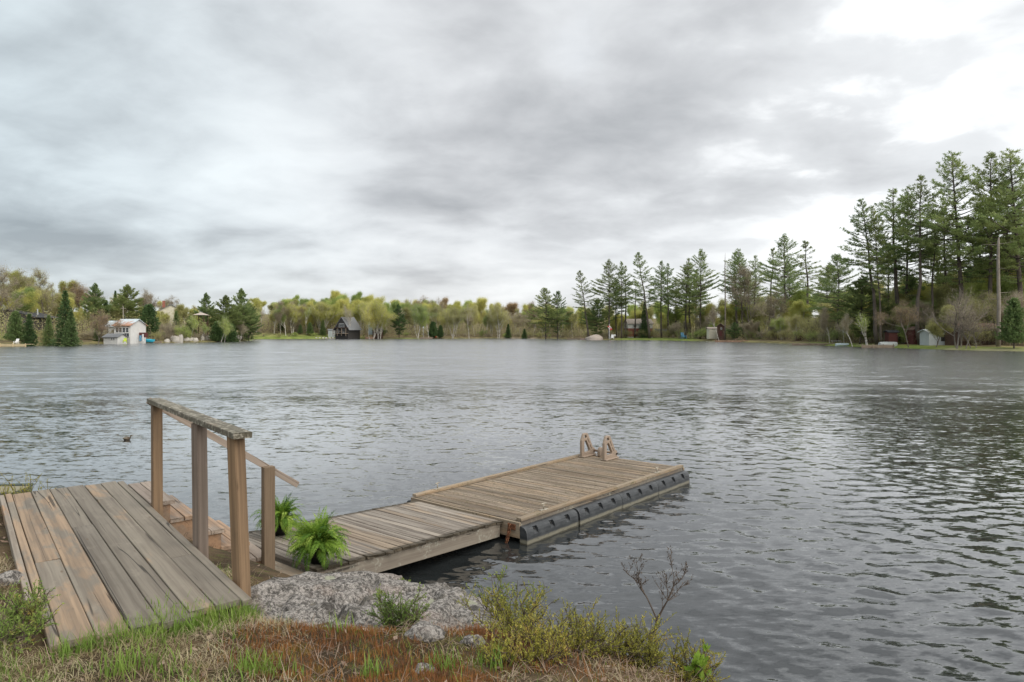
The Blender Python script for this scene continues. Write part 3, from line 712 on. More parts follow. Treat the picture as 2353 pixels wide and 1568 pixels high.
m_ = 900; vv_ = rg.uniform(.38, 1.5, m_); uu_ = 4.36 + rg.normal(size=m_) * .05 - .0; xx = U[0] * uu_ + VV[0] * vv_; yy = U[1] * uu_ + VV[1] * vv_
extra.append(blades(xx, yy, height(xx, yy) - .01, rg.uniform(.06, .15, m_), rg.uniform(.003, .006, m_), rg.uniform(0, .5, m_), rg.uniform(.1, 1.2, m_), rg, 3))
Vb, Fb = merge([(Vb, Fb)] + extra)
tag(put('green_grass', np_mesh('green_grass', Vb, Fb, M['green_grass'])), 'fresh green grass blades on the bank', kind='stuff')
mossy = lambda x, y: sstep(x, -1.75, -1.2) * (1 - .75 * sstep(x, -.15, .35))
x, y, z = scatter(90000, -1.9, 1.6, 2.9, 5.2, rg, lambda x, y: free(x, y) * mossy(x, y) * np.clip(.48 + .9 * fast_noise(x, y, 2.6, 7.0) + .4 * fast_noise(x, y, 9.0, 1.0), 0, 1))
n = len(x); Vb, Fb = blades(x, y, z - .008, rg.uniform(.025, .06, n), rg.uniform(.003, .005, n), rg.uniform(0, .45, n), rg.uniform(0, .6, n), rg, 2)
tag(put('red_moss', np_mesh('red_moss', Vb, Fb, M['moss_red'])), 'rust red moss stalks in front of the granite outcrop', kind='stuff')
x, y, z = scatter(90000, -4.0, 1.8, 2.9, 5.4, rg, lambda x, y: free(x, y) * (.25 + .75 * mossy(x, y)) * np.clip(.30 + .7 * fast_noise(x, y, 2.9, 3.0), 0, 1))
n = len(x); Vb, Fb = blades(x, y, z - .006, rg.uniform(.012, .032, n), rg.uniform(.005, .008, n), rg.uniform(0, .9, n), rg.uniform(0, .8, n), rg, 2)
tag(put('green_moss', np_mesh('green_moss', Vb, Fb, M['moss_green'])), 'low olive green moss cushions on the bank', kind='stuff')
x, y, z = scatter(14000, -3.9, 1.3, 2.9, 5.5, rg, lambda x, y: free(x, y) * (.12 + .5 * (fast_noise(x, y, 1.9, 9.0) > .15)))
n = len(x); Vb, Fb = blades(x, y, z + .004, rg.uniform(.06, .20, n), rg.uniform(.0025, .0045, n), rg.uniform(.9, 1.55, n), rg.uniform(-.3, 1.6, n), rg, 4)
tag(put('dead_stalks', np_mesh('dead_stalks', Vb, Fb, M['dead_stalk'])), 'fallen pale dead grass stalks and straw on the moss', kind='stuff')
# leaf litter beside and under the platform
x, y, z = scatter(2600, -5.2, 1.4, 3.0, 8.0, rg, lambda x, y: (rock_r(x, y) > .9) * (lake_sd(x, y) > .3) * np.where(in_deck(x, y), 1.0, .35))
n = len(x); Vb, Fb = kites(np.stack([x, y, z + .008], 1), np.stack([rg.normal(size=n), rg.normal(size=n), rg.uniform(0, .5, n)], 1), rg.uniform(.025, .06, n), rg.uniform(.012, .03, n), rg, .5, np.stack([rg.normal(size=n) * .3, rg.normal(size=n) * .3, np.ones(n)], 1))
tag(put('leaf_litter', np_mesh('leaf_litter', Vb, Fb, M['dead_stalk'])), 'scattered dead leaves and pine needles on the bank', kind='stuff')

# ------------------------------------------------------------------ potted ferns
M['fern'] = leaf('fern_leaf', [(.06, .13, .02), (.15, .27, .035), (.27, .41, .06), (.38, .50, .10)], .4, 5.0, .7)
def frond_mesh(seed, L, rise, droop):
    rg_ = np.random.default_rng(seed); n = 28; pts = []; ang = rise; p = np.zeros(3)
    for i in range(n + 1):
        pts.append(p.copy()); p = p + np.array((math.cos(ang), rg_.normal() * .04, math.sin(ang))) * L / n; ang -= droop / n * (.5 + 1.1 * i / n)
    P = np.array(pts); T = unit(np.gradient(P, axis=0)); N_ = unit(np.cross(T, np.array((0, 1., 0)))); parts = []
    f = np.linspace(0, 1, n + 1)[2:]; wid = .075 * np.sin(np.pi * np.clip(f * .92 + .08, 0, 1)) ** .7 * (1 - .5 * f) + .008
    for s_ in (1, -1):
        D = np.array((0, s_ * 1.0, 0)) + T[2:] * .45 + N_[2:] * (-.22) + rg_.normal(size=(len(f), 3)) * .10
        parts.append(kites(P[2:], D, wid, .020 * np.ones(len(f)) * (1 - .45 * f), rg_, .35, N_[2:] + rg_.normal(size=(len(f), 3)) * .25))
    Vk, Fk = merge(parts)
    return np_mesh('frond', Vk, Fk, M['fern'])
FR = [frond_mesh(i, L, rise, dr) for i, (L, rise, dr) in enumerate([(.42, 1.45, 1.1), (.46, 1.25, 1.9), (.47, 1.05, 2.5), (.45, .8, 2.6), (.40, .5, 2.3), (.40, 1.4, .5), (.42, .2, 1.9)])]
def fern(label, loc, seed, sc=1.0, nfr=120):
    rg_ = random.Random(seed); f_ = thing('potted_fern', label, 'plant', loc, 0, 'potted ferns')
    prof = [(.0, 0), (.085, 0), (.10, .10), (.118, .17), (.126, .17), (.126, .20), (.110, .20), (.108, .175), (0, .175)]
    put('pot', MB().loft([[(r_ * math.cos(a), r_ * math.sin(a), z) for a in np.arange(20) * math.pi / 10] for r_, z in prof]).mesh('pot', M['black'], True), f_)
    for i in range(nfr):
        k = min(6, int(rg_.random() ** .85 * 7)); k = (0, 5, 1, 2, 3, 4, 6)[k]; a = rg_.uniform(0, 2 * math.pi); r_ = rg_.uniform(0, .06)
        put('frond', FR[k], f_, (r_ * math.cos(a), r_ * math.sin(a), .17 + rg_.uniform(0, .05)), (rg_.uniform(-.5, .5), rg_.uniform(-.25, .15), a), scale=sc * rg_.uniform(.72, 1.1))
    return f_
def on_ramp(a, b):
    p = r0 + RA * a + RB * b; return (p[0], p[1], z0 - math.tan(tilt) * a + .001)
fern('lush green fern in a black pot at the near corner of the boardwalk', on_ramp(.17, .24), 3, .97, 170)
fern('lush green fern in a black pot partly hidden behind the handrail posts', on_ramp(.52, 1.62), 8, .86, 130)

# ------------------------------------------------------------------ shrubs on the bank
M['juniper'] = leaf('juniper_leaf', [(0.162, 0.169, 0.034), (0.297, 0.297, 0.054), (0.432, 0.392, 0.081), (0.567, 0.351, 0.121)], .3, 7.0, .2)
M['juniper_green'] = leaf('juniper_green_leaf', [(0.090, 0.150, 0.038), (0.180, 0.270, 0.060), (0.285, 0.375, 0.090), (0.495, 0.330, 0.120)], .3, 8.0, .2)
M['gale'] = leaf('gale_leaf', [(.14, .19, .045), (.23, .29, .07), (.33, .37, .10)], .35, 6.0, .2)
M['twig'] = plain('twig_bark', (.10, .075, .058), .85, .3, 30)
M['twig_grey'] = plain('grey_twig_bark', (.17, .135, .115), .85, .3, 30)
def bush(name, label, loc, wx, wy, h, seed, mat, stems=16, twigs=14, nl=(.011, .022), nw=.0055, per=20, upright=.5, cat='shrub', group=None, tw_len=.13, lean=(0, 0)):
    rg_ = np.random.default_rng(seed); b_ = thing(name, label, cat, loc, 0, group); mb = MB(); BP, BD = [], []
    for s_ in range(stems):
        a = rg_.uniform(0, 2 * math.pi); rr_ = rg_.random() ** .5
        tip = np.array((math.cos(a) * wx / 2 * rr_ + lean[0] * h, math.sin(a) * wy / 2 * rr_ + lean[1] * h, h * (.55 + .45 * rg_.random()) * (1 - .35 * rr_ * (1 - upright))))
        p0_ = np.array((rg_.normal() * wx * .06, rg_.normal() * wy * .06, -.03)); n = 7; pts = []
        for i in range(n):
            f = i / (n - 1); q = p0_ + (tip - p0_) * f; q[2] = p0_[2] + (tip[2] - p0_[2]) * f ** (1.0 + .6 * (1 - upright)); pts.append(q + rg_.normal(size=3) * .012 * (0 < i))
        pts = np.array(pts); mb.tube(pts, np.linspace(.0065, .0018, n), 4, False)
        for k in range(twigs):
            f = .25 + .75 * rg_.random(); i0 = min(n - 2, int(f * (n - 1))); fr = f * (n - 1) - i0; bp = pts[i0] * (1 - fr) + pts[i0 + 1] * fr
            ax = unit(pts[i0 + 1] - pts[i0]); dr = unit(ax * .6 + rg_.normal(size=3) * .6 + np.array((0, 0, .35)))
            tl = tw_len * rg_.uniform(.5, 1.2); tp = np.array([bp, bp + dr * tl * .5 + rg_.normal(size=3) * .006, bp + dr * tl + np.array((0, 0, .01))])
            mb.tube(tp, [.0022, .0017, .001], 3, False)
            ff = rg_.uniform(.1, 1.05, per); BP.append(tp[0] + (tp[2] - tp[0]) * ff[:, None]); BD.append(dr * .8 + rg_.normal(size=(per, 3)) * .42 + np.array((0, 0, .08)))
    BP = np.concatenate(BP); BD = np.concatenate(BD); n = len(BP)
    Vk, Fk = kites(BP, BD, rg_.uniform(*nl, n), nw * rg_.uniform(.7, 1.3, n), rg_, .45)
    put('stem', mb.mesh('stem', M['twig']), b_); put('foliage', np_mesh('foliage', Vk, Fk, M[mat]), b_); return b_
def at(px, py, z): return spot(px, py, z)
def gat(px, d_, dz_=0.0):
    x_ = (px - CX) / FOC * d_; return (x_, d_, gz(x_, d_) + dz_)
bush('juniper_bush', 'small green juniper growing out of the granite outcrop', (-.735, 4.42, 1.24), .42, .30, .26, 31, 'juniper_green', 18, 14, upright=.8, tw_len=.09)
for i, (px, d_, wx, wy, h, lb) in enumerate([(1190, 4.55, .75, .6, .25, 'olive juniper bush between the granite outcrop and the water'),
        (1290, 4.15, .8, .6, .20, 'spreading olive juniper at the middle of the bottom edge'), (1385, 4.35, .75, .6, .27, 'tall tipped olive juniper left of the bare sapling'),
        (1470, 4.25, .6, .55, .24, 'olive juniper at the foot of the bare sapling'), (1210, 3.85, .65, .5, .17, 'low olive juniper cut by the bottom edge below the outcrop'),
        (1590, 4.15, .45, .4, .22, 'thin olive juniper right of the bare sapling at the bottom edge')]):
    bush('juniper_bush', lb, gat(px, d_, -.02), wx, wy, h, 50 + i, 'juniper', 22, 12, upright=.45, tw_len=.11, group='olive junipers along the bank edge')
bush('juniper_bush', 'green juniper sprig standing before the platform end at the left edge', gat(58, 3.95), .35, .35, .24, 71, 'juniper_green', 10, 14, upright=.9, tw_len=.09)
bush('juniper_bush', 'short green juniper tuft among dry grass in the lower left corner', gat(20, 3.75), .5, .45, .16, 72, 'juniper_green', 14, 12, upright=.5, tw_len=.09)
bush('juniper_bush', 'olive juniper branch peeping over the far end of the platform', uv(9.05, .52, 1.18), .55, .4, .43, 73, 'juniper', 14, 14, upright=.5, tw_len=.12)
bush('leafy_shrub', 'yellow green upright leafy shrub behind the outcrop at the water', (-.02, 5.55, .62), .62, .45, .60, 81, 'gale', 18, 9, nl=(.018, .034), nw=.011, per=9, upright=1.0, tw_len=.12)
bush('leafy_shrub', 'tiny leafy sprig standing on the ridge of the outcrop', (-.86, 5.55, 1.02), .08, .06, .16, 82, 'gale', 4, 5, nl=(.025, .04), nw=.018, per=5, upright=1.0, tw_len=.05)
bush('leafy_shrub', 'bright green sprig with broad leaves at the bottom edge by the water', gat(1600, 4.05, .02), .12, .1, .24, 83, 'fern', 4, 4, nl=(.04, .06), nw=.035, per=4, upright=1.0, tw_len=.06)
# bare sapling
sp = thing('bare_sapling', 'leafless dark sapling with forking twigs rising over the water', 'sapling', (1.01, 4.82, .55))
mb = MB(); rs_ = random.Random(12)
def branch(p, dirv, L, r_, lvl):
    n = 6; pts = [np.array(p)]; dcur = np.array(dirv, float)
    for i in range(n):
        dcur = unit(dcur + np.array([rs_.gauss(0, .10) for _ in range(3)]) + np.array((0, 0, .03))); pts.append(pts[-1] + dcur * L / n)
    mb.tube(pts, np.linspace(r_, r_ * .45, n + 1), 5, False)
    if lvl < 3:
        for k in range((4, 4, 3)[lvl]):
            f = rs_.uniform(.35, .95) if lvl else rs_.uniform(.5, 1.0); q = pts[int(f * n)]
            nd_ = unit(dcur * .9 + np.array([rs_.gauss(0, .5), rs_.gauss(0, .35), rs_.gauss(.05, .25)])); branch(q, nd_, L * rs_.uniform(.4, .65), r_ * .5, lvl + 1)
    for k in range(2):
        q = pts[rs_.randrange(1, n + 1)]; mb.tube([q, q + np.array([rs_.gauss(0, .008), rs_.gauss(0, .008), .012])], [.0035, .0015], 3, False)
mb.tube([(0, 0, -.1), (.006, 0, .25), (.002, .01, .50), (.012, .0, .66)], [.011, .010, .009, .008], 6, False)
branch((.012, 0, .66), (-.28, .1, .95), .34, .007, 0); branch((.012, 0, .66), (.55, -.1, .85), .36, .0075, 0); branch((.012, 0, .62), (.4, .2, .8), .3, .006, 1)
mb.build('stem', M['twig'], sp); sp.scale = (.88, .88, .94)
# broken reeds behind the leafy shrub
rd = thing('dry_reeds', 'few dry bent reeds with brown seed heads beside the leafy shrub', 'reeds', (.10, 5.75, .2))
for k in range(7):
    a = rs_.uniform(-.2, .6); tip = np.array((.15 + .07 * k, rs_.uniform(-.1, .1), .62 + rs_.uniform(-.08, .05)))
    sm = put('stem', MB().tube([(rs_.uniform(-.25, .05), 0, .0), tip * .55 + np.array((-.1, 0, .08)), tip], [.003, .0025, .0018], 4, False).mesh('stem', M['dead_stalk']), rd)
    if k > 3: put('seed_head', MB().tube([tip, tip + np.array((.01, 0, -.04)), tip + np.array((.018, 0, -.09))], [.004, .011, .003], 5, False).mesh('seed_head', M['twig_grey']), sm)

# ------------------------------------------------------------------ rowboat drawn up beside the platform, duck on the lake
def hull(name, L, W, H, mat, inside=None, n=22, k=9, thick=.02, bow=1.0):
    outer, inner = [], []
    for i in range(n):
        f = i / (n - 1); wd = W / 2 * (math.sin(math.pi * (f * .86 + .07)) ** .62) * (1 if f < .5 else 1); sheer = H * (1 + .25 * (2 * f - 1) ** 2)
        for lst, e in ((outer, 0), (inner, thick)):
            ring = []
            for j in range(k):
                a = -math.pi / 2 + math.pi * j / (k - 1); y_ = (wd - e) * math.copysign(abs(math.sin(a)) ** .7, math.sin(a)); zz = sheer * (1 - abs(math.cos(a)) ** .55) + (e if abs(math.sin(a)) < .99 else 0)
                ring.append(((f - .5) * L, y_, zz))
            lst.append(ring)
    mb = MB(); mb.loft(outer, False); mb.loft([r_[::-1] for r_ in inner], False, mi=1 if inside else 0)
    for side in (0, k - 1): mb.loft([[outer[i][side], inner[i][side]] for i in range(n)], False)
    mb.add(outer[0], [tuple(range(k))]); mb.add(outer[-1], [tuple(range(k))])
    return mb.mesh(name, [mat, inside] if inside else mat, True), outer
M['boat_green'] = plain('boat_green', (.10, .125, .11), .5, .25, 6); M['boat_cream'] = plain('boat_cream', (.50, .47, .35), .6, .15, 6)
bt = thing('rowboat', 'dark green rowboat with cream inside beside the far end of the platform', 'boat', (-7.05, 7.45, 1.02), R(4))
hm, outer = hull('hull', 3.2, 1.15, .34, M['boat_green'], M['boat_cream']); put('hull', hm, bt)
for s_ in (0, -1): put('gunwale', MB().tube([np.array(r_[s_]) + np.array((0, 0, .01)) for r_ in outer], .018, 6).mesh('gunwale', M['boat_green'], True), bt)
put('thwart', MB().bbox((.22, .95, .03), (0, 0, .25), .006).mesh('thwart', M['far_wood']), bt)
M['duck_brown'] = plain('duck_brown', (.085, .065, .045), .8, .5, 30); M['duck_pale'] = plain('duck_pale', (.26, .225, .175), .8, .3, 25); M['bill'] = plain('bill', (.10, .09, .06), .5)
dkx, dky, _ = spot(292, 1011, 0)
dkk = thing('duck', 'small brown duck swimming on the lake left of the railing', 'duck', (dkx, dky, 0), R(12))
prof = [(-.115, .005, .055), (-.105, .016, .052), (-.08, .040, .040), (-.03, .058, .030), (.02, .060, .030), (.06, .048, .036), (.085, .028, .050), (.092, .021, .075), (.094, .018, .098), (.100, .023, .115), (.112, .022, .120), (.128, .014, .118), (.134, .004, .116)]
rings = []
for i, (x_, r_, z_) in enumerate(prof):
    tl = 0 if i < 6 else (min(1, (i - 5) / 2.5) if i < 9 else max(0, 1 - (i - 8) * .4))
    rings.append([(x_ - math.sin(a) * r_ * tl * .6, math.cos(a) * r_, z_ + math.sin(a) * r_ * (1 - .6 * tl)) for a in np.arange(12) * math.pi / 6])
put('body', MB().loft(rings, True, True).mesh('body', M['duck_brown'], True), dkk)
for s_ in (1, -1):
    put('wing', MB().loft([[(x_, s_ * (.036 + .022 * math.sin(f * 3.1)) + s_ * .012 * math.cos(a), .052 + .022 * math.sin(a) * math.sin(f * 3.1 + .05) + .004) for a in np.arange(8) * math.pi / 4] for f, x_ in zip(np.linspace(.05, .95, 7), np.linspace(-.112, .045, 7))], True, True).mesh('wing', M['duck_pale'], True), dkk)
put('beak', MB().loft([[(x_, math.cos(a) * wy_, .112 + math.sin(a) * .005) for a in np.arange(8) * math.pi / 4] for x_, wy_ in ((.125, .009), (.145, .009), (.160, .008), (.166, .003))], True, True).mesh('beak', M['bill'], True), dkk)
# ------------------------------------------------------------------ tree library (meshes shared by all copies)
M['pine_leaf'] = leaf('pine_needles', [(0.132, 0.194, 0.079), (0.211, 0.290, 0.114), (0.299, 0.378, 0.150), (0.387, 0.440, 0.185)], .55, .30, .45)
M['pine_leaf2'] = leaf('pine_needles_olive', [(0.172, 0.216, 0.078), (0.276, 0.328, 0.121), (0.380, 0.422, 0.164)], .55, .30, .45)
M['spruce_leaf'] = leaf('spruce_needles', [(0.061, 0.115, 0.047), (0.108, 0.176, 0.065), (0.162, 0.243, 0.088)], .22, .5, .5)
M['young_leaf'] = leaf('young_pine_needles', [(0.117, 0.182, 0.072), (0.182, 0.260, 0.098), (0.260, 0.338, 0.130)], .30, .6, .4)
M['bud_yellow'] = leaf('spring_leaf_yellow', [(0.430, 0.444, 0.134), (0.578, 0.578, 0.188), (0.698, 0.672, 0.242)], .55, .15, .9)
M['bud_green'] = leaf('spring_leaf_green', [(0.316, 0.405, 0.139), (0.455, 0.544, 0.177), (0.569, 0.645, 0.228)], .55, .15, .9)
M['bud_olive'] = leaf('spring_leaf_olive', [(0.397, 0.397, 0.185), (0.515, 0.503, 0.225), (0.608, 0.582, 0.277)], .55, .15, .9)
M['bud_red'] = leaf('spring_bud_red', [(.33, .23, .15), (.42, .30, .18), (.47, .36, .21)], .5, .2, .8)
M['bud_pale'] = leaf('spring_bud_pale', [(0.396, 0.341, 0.253), (0.473, 0.418, 0.297), (0.506, 0.473, 0.297)], .5, .2, .8)
M['bark_pine'] = plain('pine_bark', (.115, .095, .08), .9, .35, 1.5)
M['bark_grey'] = plain('grey_bark', (.20, .17, .145), .9, .3, 2.0)
M['bark_twig'] = plain('twig_brown_bark', (.32, .26, .20), .9, .3, 1.0)
M['bark_dead'] = plain('dead_bark', (.27, .235, .20), .9, .25, 2.0)
M['birch'], t = mat_new('birch_bark')
o = t.node('ShaderNodeTexCoord').outputs['Object']
c = t.mix(t.rng(t.noise(t.vm('MULTIPLY', o, (2, 2, 5)), 1.0, 5, .7), .52, .62), (.60, .57, .51), (.14, .12, .10)); finish(t, c, .8, None, .2)

LIB = {}
def reg(key, trunk, crown_mesh, H): LIB[key] = (trunk, crown_mesh, H)
def tuft_mesh(P, D, k, L, W, rg_, spread=.7, up=.35, name='crown', mat=None):
    P = np.repeat(P, k, 0); D = np.repeat(D, k, 0); n = len(P)
    Dd = unit(D) * .7 + rg_.normal(size=(n, 3)) * spread + np.array((0, 0, up))
    V, F = kites(P, Dd, rg_.uniform(*L, n), W * rg_.uniform(.7, 1.3, n), rg_, .5)
    return np_mesh(name, V, F, mat)
def white_pine(key, seed, H=30., base=.38, rad=4.2, lean=(0, 0), density=1.0, top=.6, kn=3, lowgap=.15):
    rg_ = np.random.default_rng(seed); m_ = 12
    zz = np.linspace(0, 1, m_); wob = np.cumsum(rg_.normal(size=(m_, 2)) * .10, 0); wob[0] = 0
    TP = np.stack([lean[0] * H * zz ** 1.2 + wob[:, 0], lean[1] * H * zz + wob[:, 1], H * zz], 1)
    r0_ = H * .0115
    mb = MB(); mb.tube(TP, r0_ * (1 - zz * .90), 8, True)
    P, D = [], []; h = base * H; ph = 0.0
    at_h = lambda hh: np.array([np.interp(hh, TP[:, 2], TP[:, i]) for i in range(3)])
    # dead stubs under the crown
    for k in range(7):
        hh = H * rg_.uniform(base * .4, base); a = rg_.uniform(0, 6.28); q = at_h(hh); L = rg_.uniform(.6, 2.0)
        mb.tube([q, q + np.array((math.cos(a) * L, math.sin(a) * L, rg_.uniform(-.3, .2)))], [.05, .015], 3, False)
    while h < H * .985:
        f = (h - base * H) / (H * (1 - base)); nb = rg_.integers(3, 6)
        prof = (.55 + .75 * min(1, f / .35)) * (1 - max(0, f - .25) / .75) ** .75 if f > 0 else .5
        prof = max(prof, top * .25) * (1.0 if f > lowgap else .75)
        for b in range(nb):
            if rg_.random() > density: continue
            a = ph + b * 2 * math.pi / nb + rg_.normal() * .35; L = rad * prof * rg_.uniform(.38, 1.32); el = -.10 + .85 * f ** 1.5 + rg_.normal() * .12
            q = at_h(h + rg_.uniform(-.3, .3)); n = 5; pts = [q]; e_ = el
            for i in range(n):
                pts.append(pts[-1] + np.array((math.cos(a) * math.cos(e_), math.sin(a) * math.cos(e_), math.sin(e_))) * L / n); e_ += .10; a += rg_.normal() * .06
            pts = np.array(pts); mb.tube(pts, np.linspace(.035 + .012 * L, .012, n + 1), 3, False)
            L *= 1.22; nt = max(5, int(L * 5.5)); side = np.array((-math.sin(a), math.cos(a), 0))
            for j in range(nt):
                ff = rg_.uniform(.28, 1.0) ** .8; i0 = min(n - 1, int(ff * n)); bp = pts[i0] + (pts[i0 + 1] - pts[i0]) * (ff * n - i0)
                s_ = rg_.choice((-1, 1)); tl = L * .30 * (1.15 - ff * .6) * rg_.uniform(.4, 1.1)
                dr = unit(side * s_ + unit(pts[-1] - pts[0]) * .8 + np.array((0, 0, .12))); m2 = max(2, int(tl * 3.4))
                fs = rg_.uniform(.15, 1.0, m2)[:, None]; P.append(bp + dr * tl * fs + rg_.normal(size=(m2, 3)) * .06); D.append(np.repeat(dr[None], m2, 0))
        ph += 1.1; h += H * .022 * rg_.uniform(.75, 1.25) * (1.15 - .35 * f)
    P = np.concatenate(P); D = np.concatenate(D)
    reg(key, mb.mesh('trunk', M['bark_pine'], True), tuft_mesh(P, D, kn, (.24, .50), .085, rg_, .55, .40), H)
white_pine('pine_a', 1, 30, .36, 4.4); white_pine('pine_b', 2, 30, .30, 4.8, (.03, 0), .92); white_pine('pine_c', 3, 30, .45, 3.6, (-.02, 0), .85)
white_pine('pine_d', 4, 30, .34, 4.0, (-.075, .0), .9); white_pine('pine_e', 5, 30, .28, 5.0, (.0, .02), 1.0); white_pine('pine_f', 6, 28, .5, 2.6, (.015, 0), .6, kn=3)
white_pine('pine_g', 7, 22, .22, 4.6, (.02, 0), .95); white_pine('pine_low', 8, 16, .12, 4.2, (0, 0), 1.0, kn=5); white_pine('pine_lean', 9, 30, .40, 4.2, (-.055, 0), .9)
def conifer(key, seed, H, rad, mat_k=5, droop=-.25, base=.04, power=1.0):
    rg_ = np.random.default_rng(seed); mb = MB(); mb.tube([(0, 0, 0), (0, 0, H * .5), (0, 0, H)], [H * .016, H * .009, .02], 6, False); P, D = [], []; h = base * H; ph = 0
    while h < H * .99:
        f = h / H; L0 = rad * (1 - f) ** power + .12
        nb = 7
        for b in range(nb):
            a = ph + b * 2 * math.pi / nb + rg_.normal() * .2; L = L0 * rg_.uniform(.7, 1.12); dr = np.array((math.cos(a), math.sin(a), droop + .7 * f ** 2)); m2 = max(3, int(L * 7))
            fs = rg_.uniform(.12, 1.0, m2); bp = np.array((0, 0, h)) + dr * (L * fs)[:, None]; bp[:, 2] += .10 * L * fs ** 2
            side = np.array((-math.sin(a), math.cos(a), 0)); bp += side * (rg_.normal(size=m2) * .22 * L * (1.05 - fs) )[:, None]
            P.append(bp); D.append(dr + side * rg_.normal(size=(m2, 1)) * .6)
            mb.tube([(0, 0, h), np.array((0, 0, h)) + dr * L * .8], [.03, .01], 3, False)
        ph += .6; h += H * .030 * (1.1 - .4 * f)
    reg(key, mb.mesh('trunk', M['bark_pine'], True), tuft_mesh(np.concatenate(P), np.concatenate(D), mat_k, (.22, .45), .13, rg_, .45, .10), H)
conifer('spruce_a', 11, 13, 3.0); conifer('spruce_b', 12, 10, 2.0, droop=-.15, power=.85); conifer('cedar', 13, 5, 1.9, droop=.35, power=.6, base=.02); conifer('young_pine', 14, 9, 2.9, 5, .25, .12, .7)
def broadleaf(key, seed, H, stems=1, spread=.34, up=.75, levels=4, leaf_n=5, leaf_L=(.12, .24), clear=.18, lean=(0, 0), twig=10, trunk_r=None, bark='bark_grey', fork=4, ragged=.5, leaf_spread=.55):
    rg_ = np.random.default_rng(seed); rp = random.Random(seed); mb = MB(); TB, TD = [], []
    def grow(p, dr, L, r_, lv):
        n = 4; pts = [p]; dcur = dr
        for i in range(n):
            dcur = unit(dcur + rg_.normal(size=3) * .13 + np.array((0, 0, .07))); pts.append(pts[-1] + dcur * L / n)
        mb.tube(pts, np.linspace(r_, r_ * .55, n + 1), 6 if lv == 0 else (4 if lv == 1 else 3), False)
        if lv >= 2 and lv < levels:
            for q_ in pts[1:]: TB.append(q_); TD.append(dcur * .6 + rg_.normal(size=3) * .6)
        if lv >= levels:
            for k in range(twig):
                f = rp.random(); q = pts[min(n, 1 + int(f * n))]; TB.append(q); TD.append(dcur * .7 + rg_.normal(size=3) * .6)
            return
        for k in range(fork if lv else fork + 1):
            f = rp.uniform(.45, 1.0) if lv else rp.uniform(clear, 1.0); q = pts[0] + (pts[-1] - pts[0]) * 0; i0 = min(n - 1, int(f * n)); q = pts[i0] + (pts[i0 + 1] - pts[i0]) * (f * n - i0)
            nd_ = unit(dcur * up + rg_.normal(size=3) * np.array((1, 1, .45)) * spread * 1.6 + np.array((0, 0, .12)))
            grow(q, nd_, L * rp.uniform(.42, .66), r_ * .52, lv + 1)
        grow(pts[-1], unit(dcur + rg_.normal(size=3) * .15), L * .55, r_ * .55, lv + 1)
    tr = trunk_r or H * .013
    for s_ in range(stems):
        off = rg_.normal(size=3) * (.35 if stems > 1 else 0); off[2] = 0
        grow(np.array((0, 0, -.2)) + off, unit(np.array((lean[0] + (rg_.normal() * .16 if stems > 1 else 0), lean[1] + (rg_.normal() * .16 if stems > 1 else 0), 1.0))), H * .52 * (rg_.uniform(.8, 1.05) if stems > 1 else 1), tr, 0)
    TB = np.array(TB); TD = unit(np.array(TD)); n = len(TB); TL = rg_.uniform(.4, 1.1, n) * H / 16
    zmax = max(TB[:, 2].max(), 1)
    Vt, Ft = kites(TB, TD, TL, .024 * H / 16, rg_, .3)
    base_me = mb.mesh('trunk', M[bark], True); tv = np.array([v.co[:] for v in base_me.vertices])
    tm = MB(); tm.v = mb.v[:]; tm.f = mb.f[:]; tm.n = mb.n; tm.mi = mb.mi[:]; tm.add(Vt, Ft, 1)
    trunk = tm.mesh('trunk', [M[bark], M['bark_twig']], False)
    P = np.repeat(TB, leaf_n, 0) + np.repeat(TD * TL[:, None], leaf_n, 0) * rg_.random((n * leaf_n, 1)) + rg_.normal(size=(n * leaf_n, 3)) * .52 * H / 16
    P[:, 2] = np.maximum(P[:, 2], .3); keep = rg_.random(len(P)) < .55 + .45 * sstep(P[:, 2] / zmax, .1, .6)
    P = P[keep]; V, F = kites(P, rg_.normal(size=P.shape) + np.array((0, 0, -.1)), rg_.uniform(*leaf_L, len(P)) * H / 16, .17 * H / 16 * rg_.uniform(.6, 1.3, len(P)), rg_, .5)
    reg(key, trunk, np_mesh('crown', V, F), zmax + .5)
broadleaf('leafy_a', 21, 16, spread=.26, up=.95, leaf_n=7); broadleaf('leafy_b', 22, 16, spread=.20, up=1.05, leaf_n=8, clear=.12); broadleaf('leafy_c', 23, 16, spread=.32, up=.9, leaf_n=6, clear=.15); broadleaf('leafy_d', 24, 15, stems=3, spread=.24, up=1.0, levels=3, fork=5, leaf_n=9, twig=12, clear=.1)
broadleaf('bare_a', 25, 17, spread=.40, leaf_n=1, twig=7, leaf_L=(.10, .2)); broadleaf('bare_b', 26, 16, spread=.42, leaf_n=1, twig=8, leaf_L=(.10, .22), clear=.45); broadleaf('dead_bare', 27, 10, stems=3, spread=.5, levels=3, fork=4, leaf_n=1, twig=9, leaf_L=(.05, .1), bark='bark_dead', clear=.3)
broadleaf('birch_a', 31, 15, spread=.20, up=1.1, leaf_n=4, clear=.45, bark='birch', trunk_r=.16, fork=3, twig=9); broadleaf('birch_b', 32, 15, stems=4, spread=.18, up=1.1, levels=3, leaf_n=4, clear=.45, bark='birch', trunk_r=.13, fork=4, twig=9)
broadleaf('birch_lean', 33, 9, spread=.22, up=1.0, levels=3, leaf_n=5, clear=.5, bark='birch', trunk_r=.14, lean=(.55, 0), fork=4, twig=10); broadleaf('birch_tall', 34, 17, spread=.16, up=1.2, leaf_n=3, clear=.6, bark='birch', trunk_r=.17, fork=3, twig=8, levels=3)
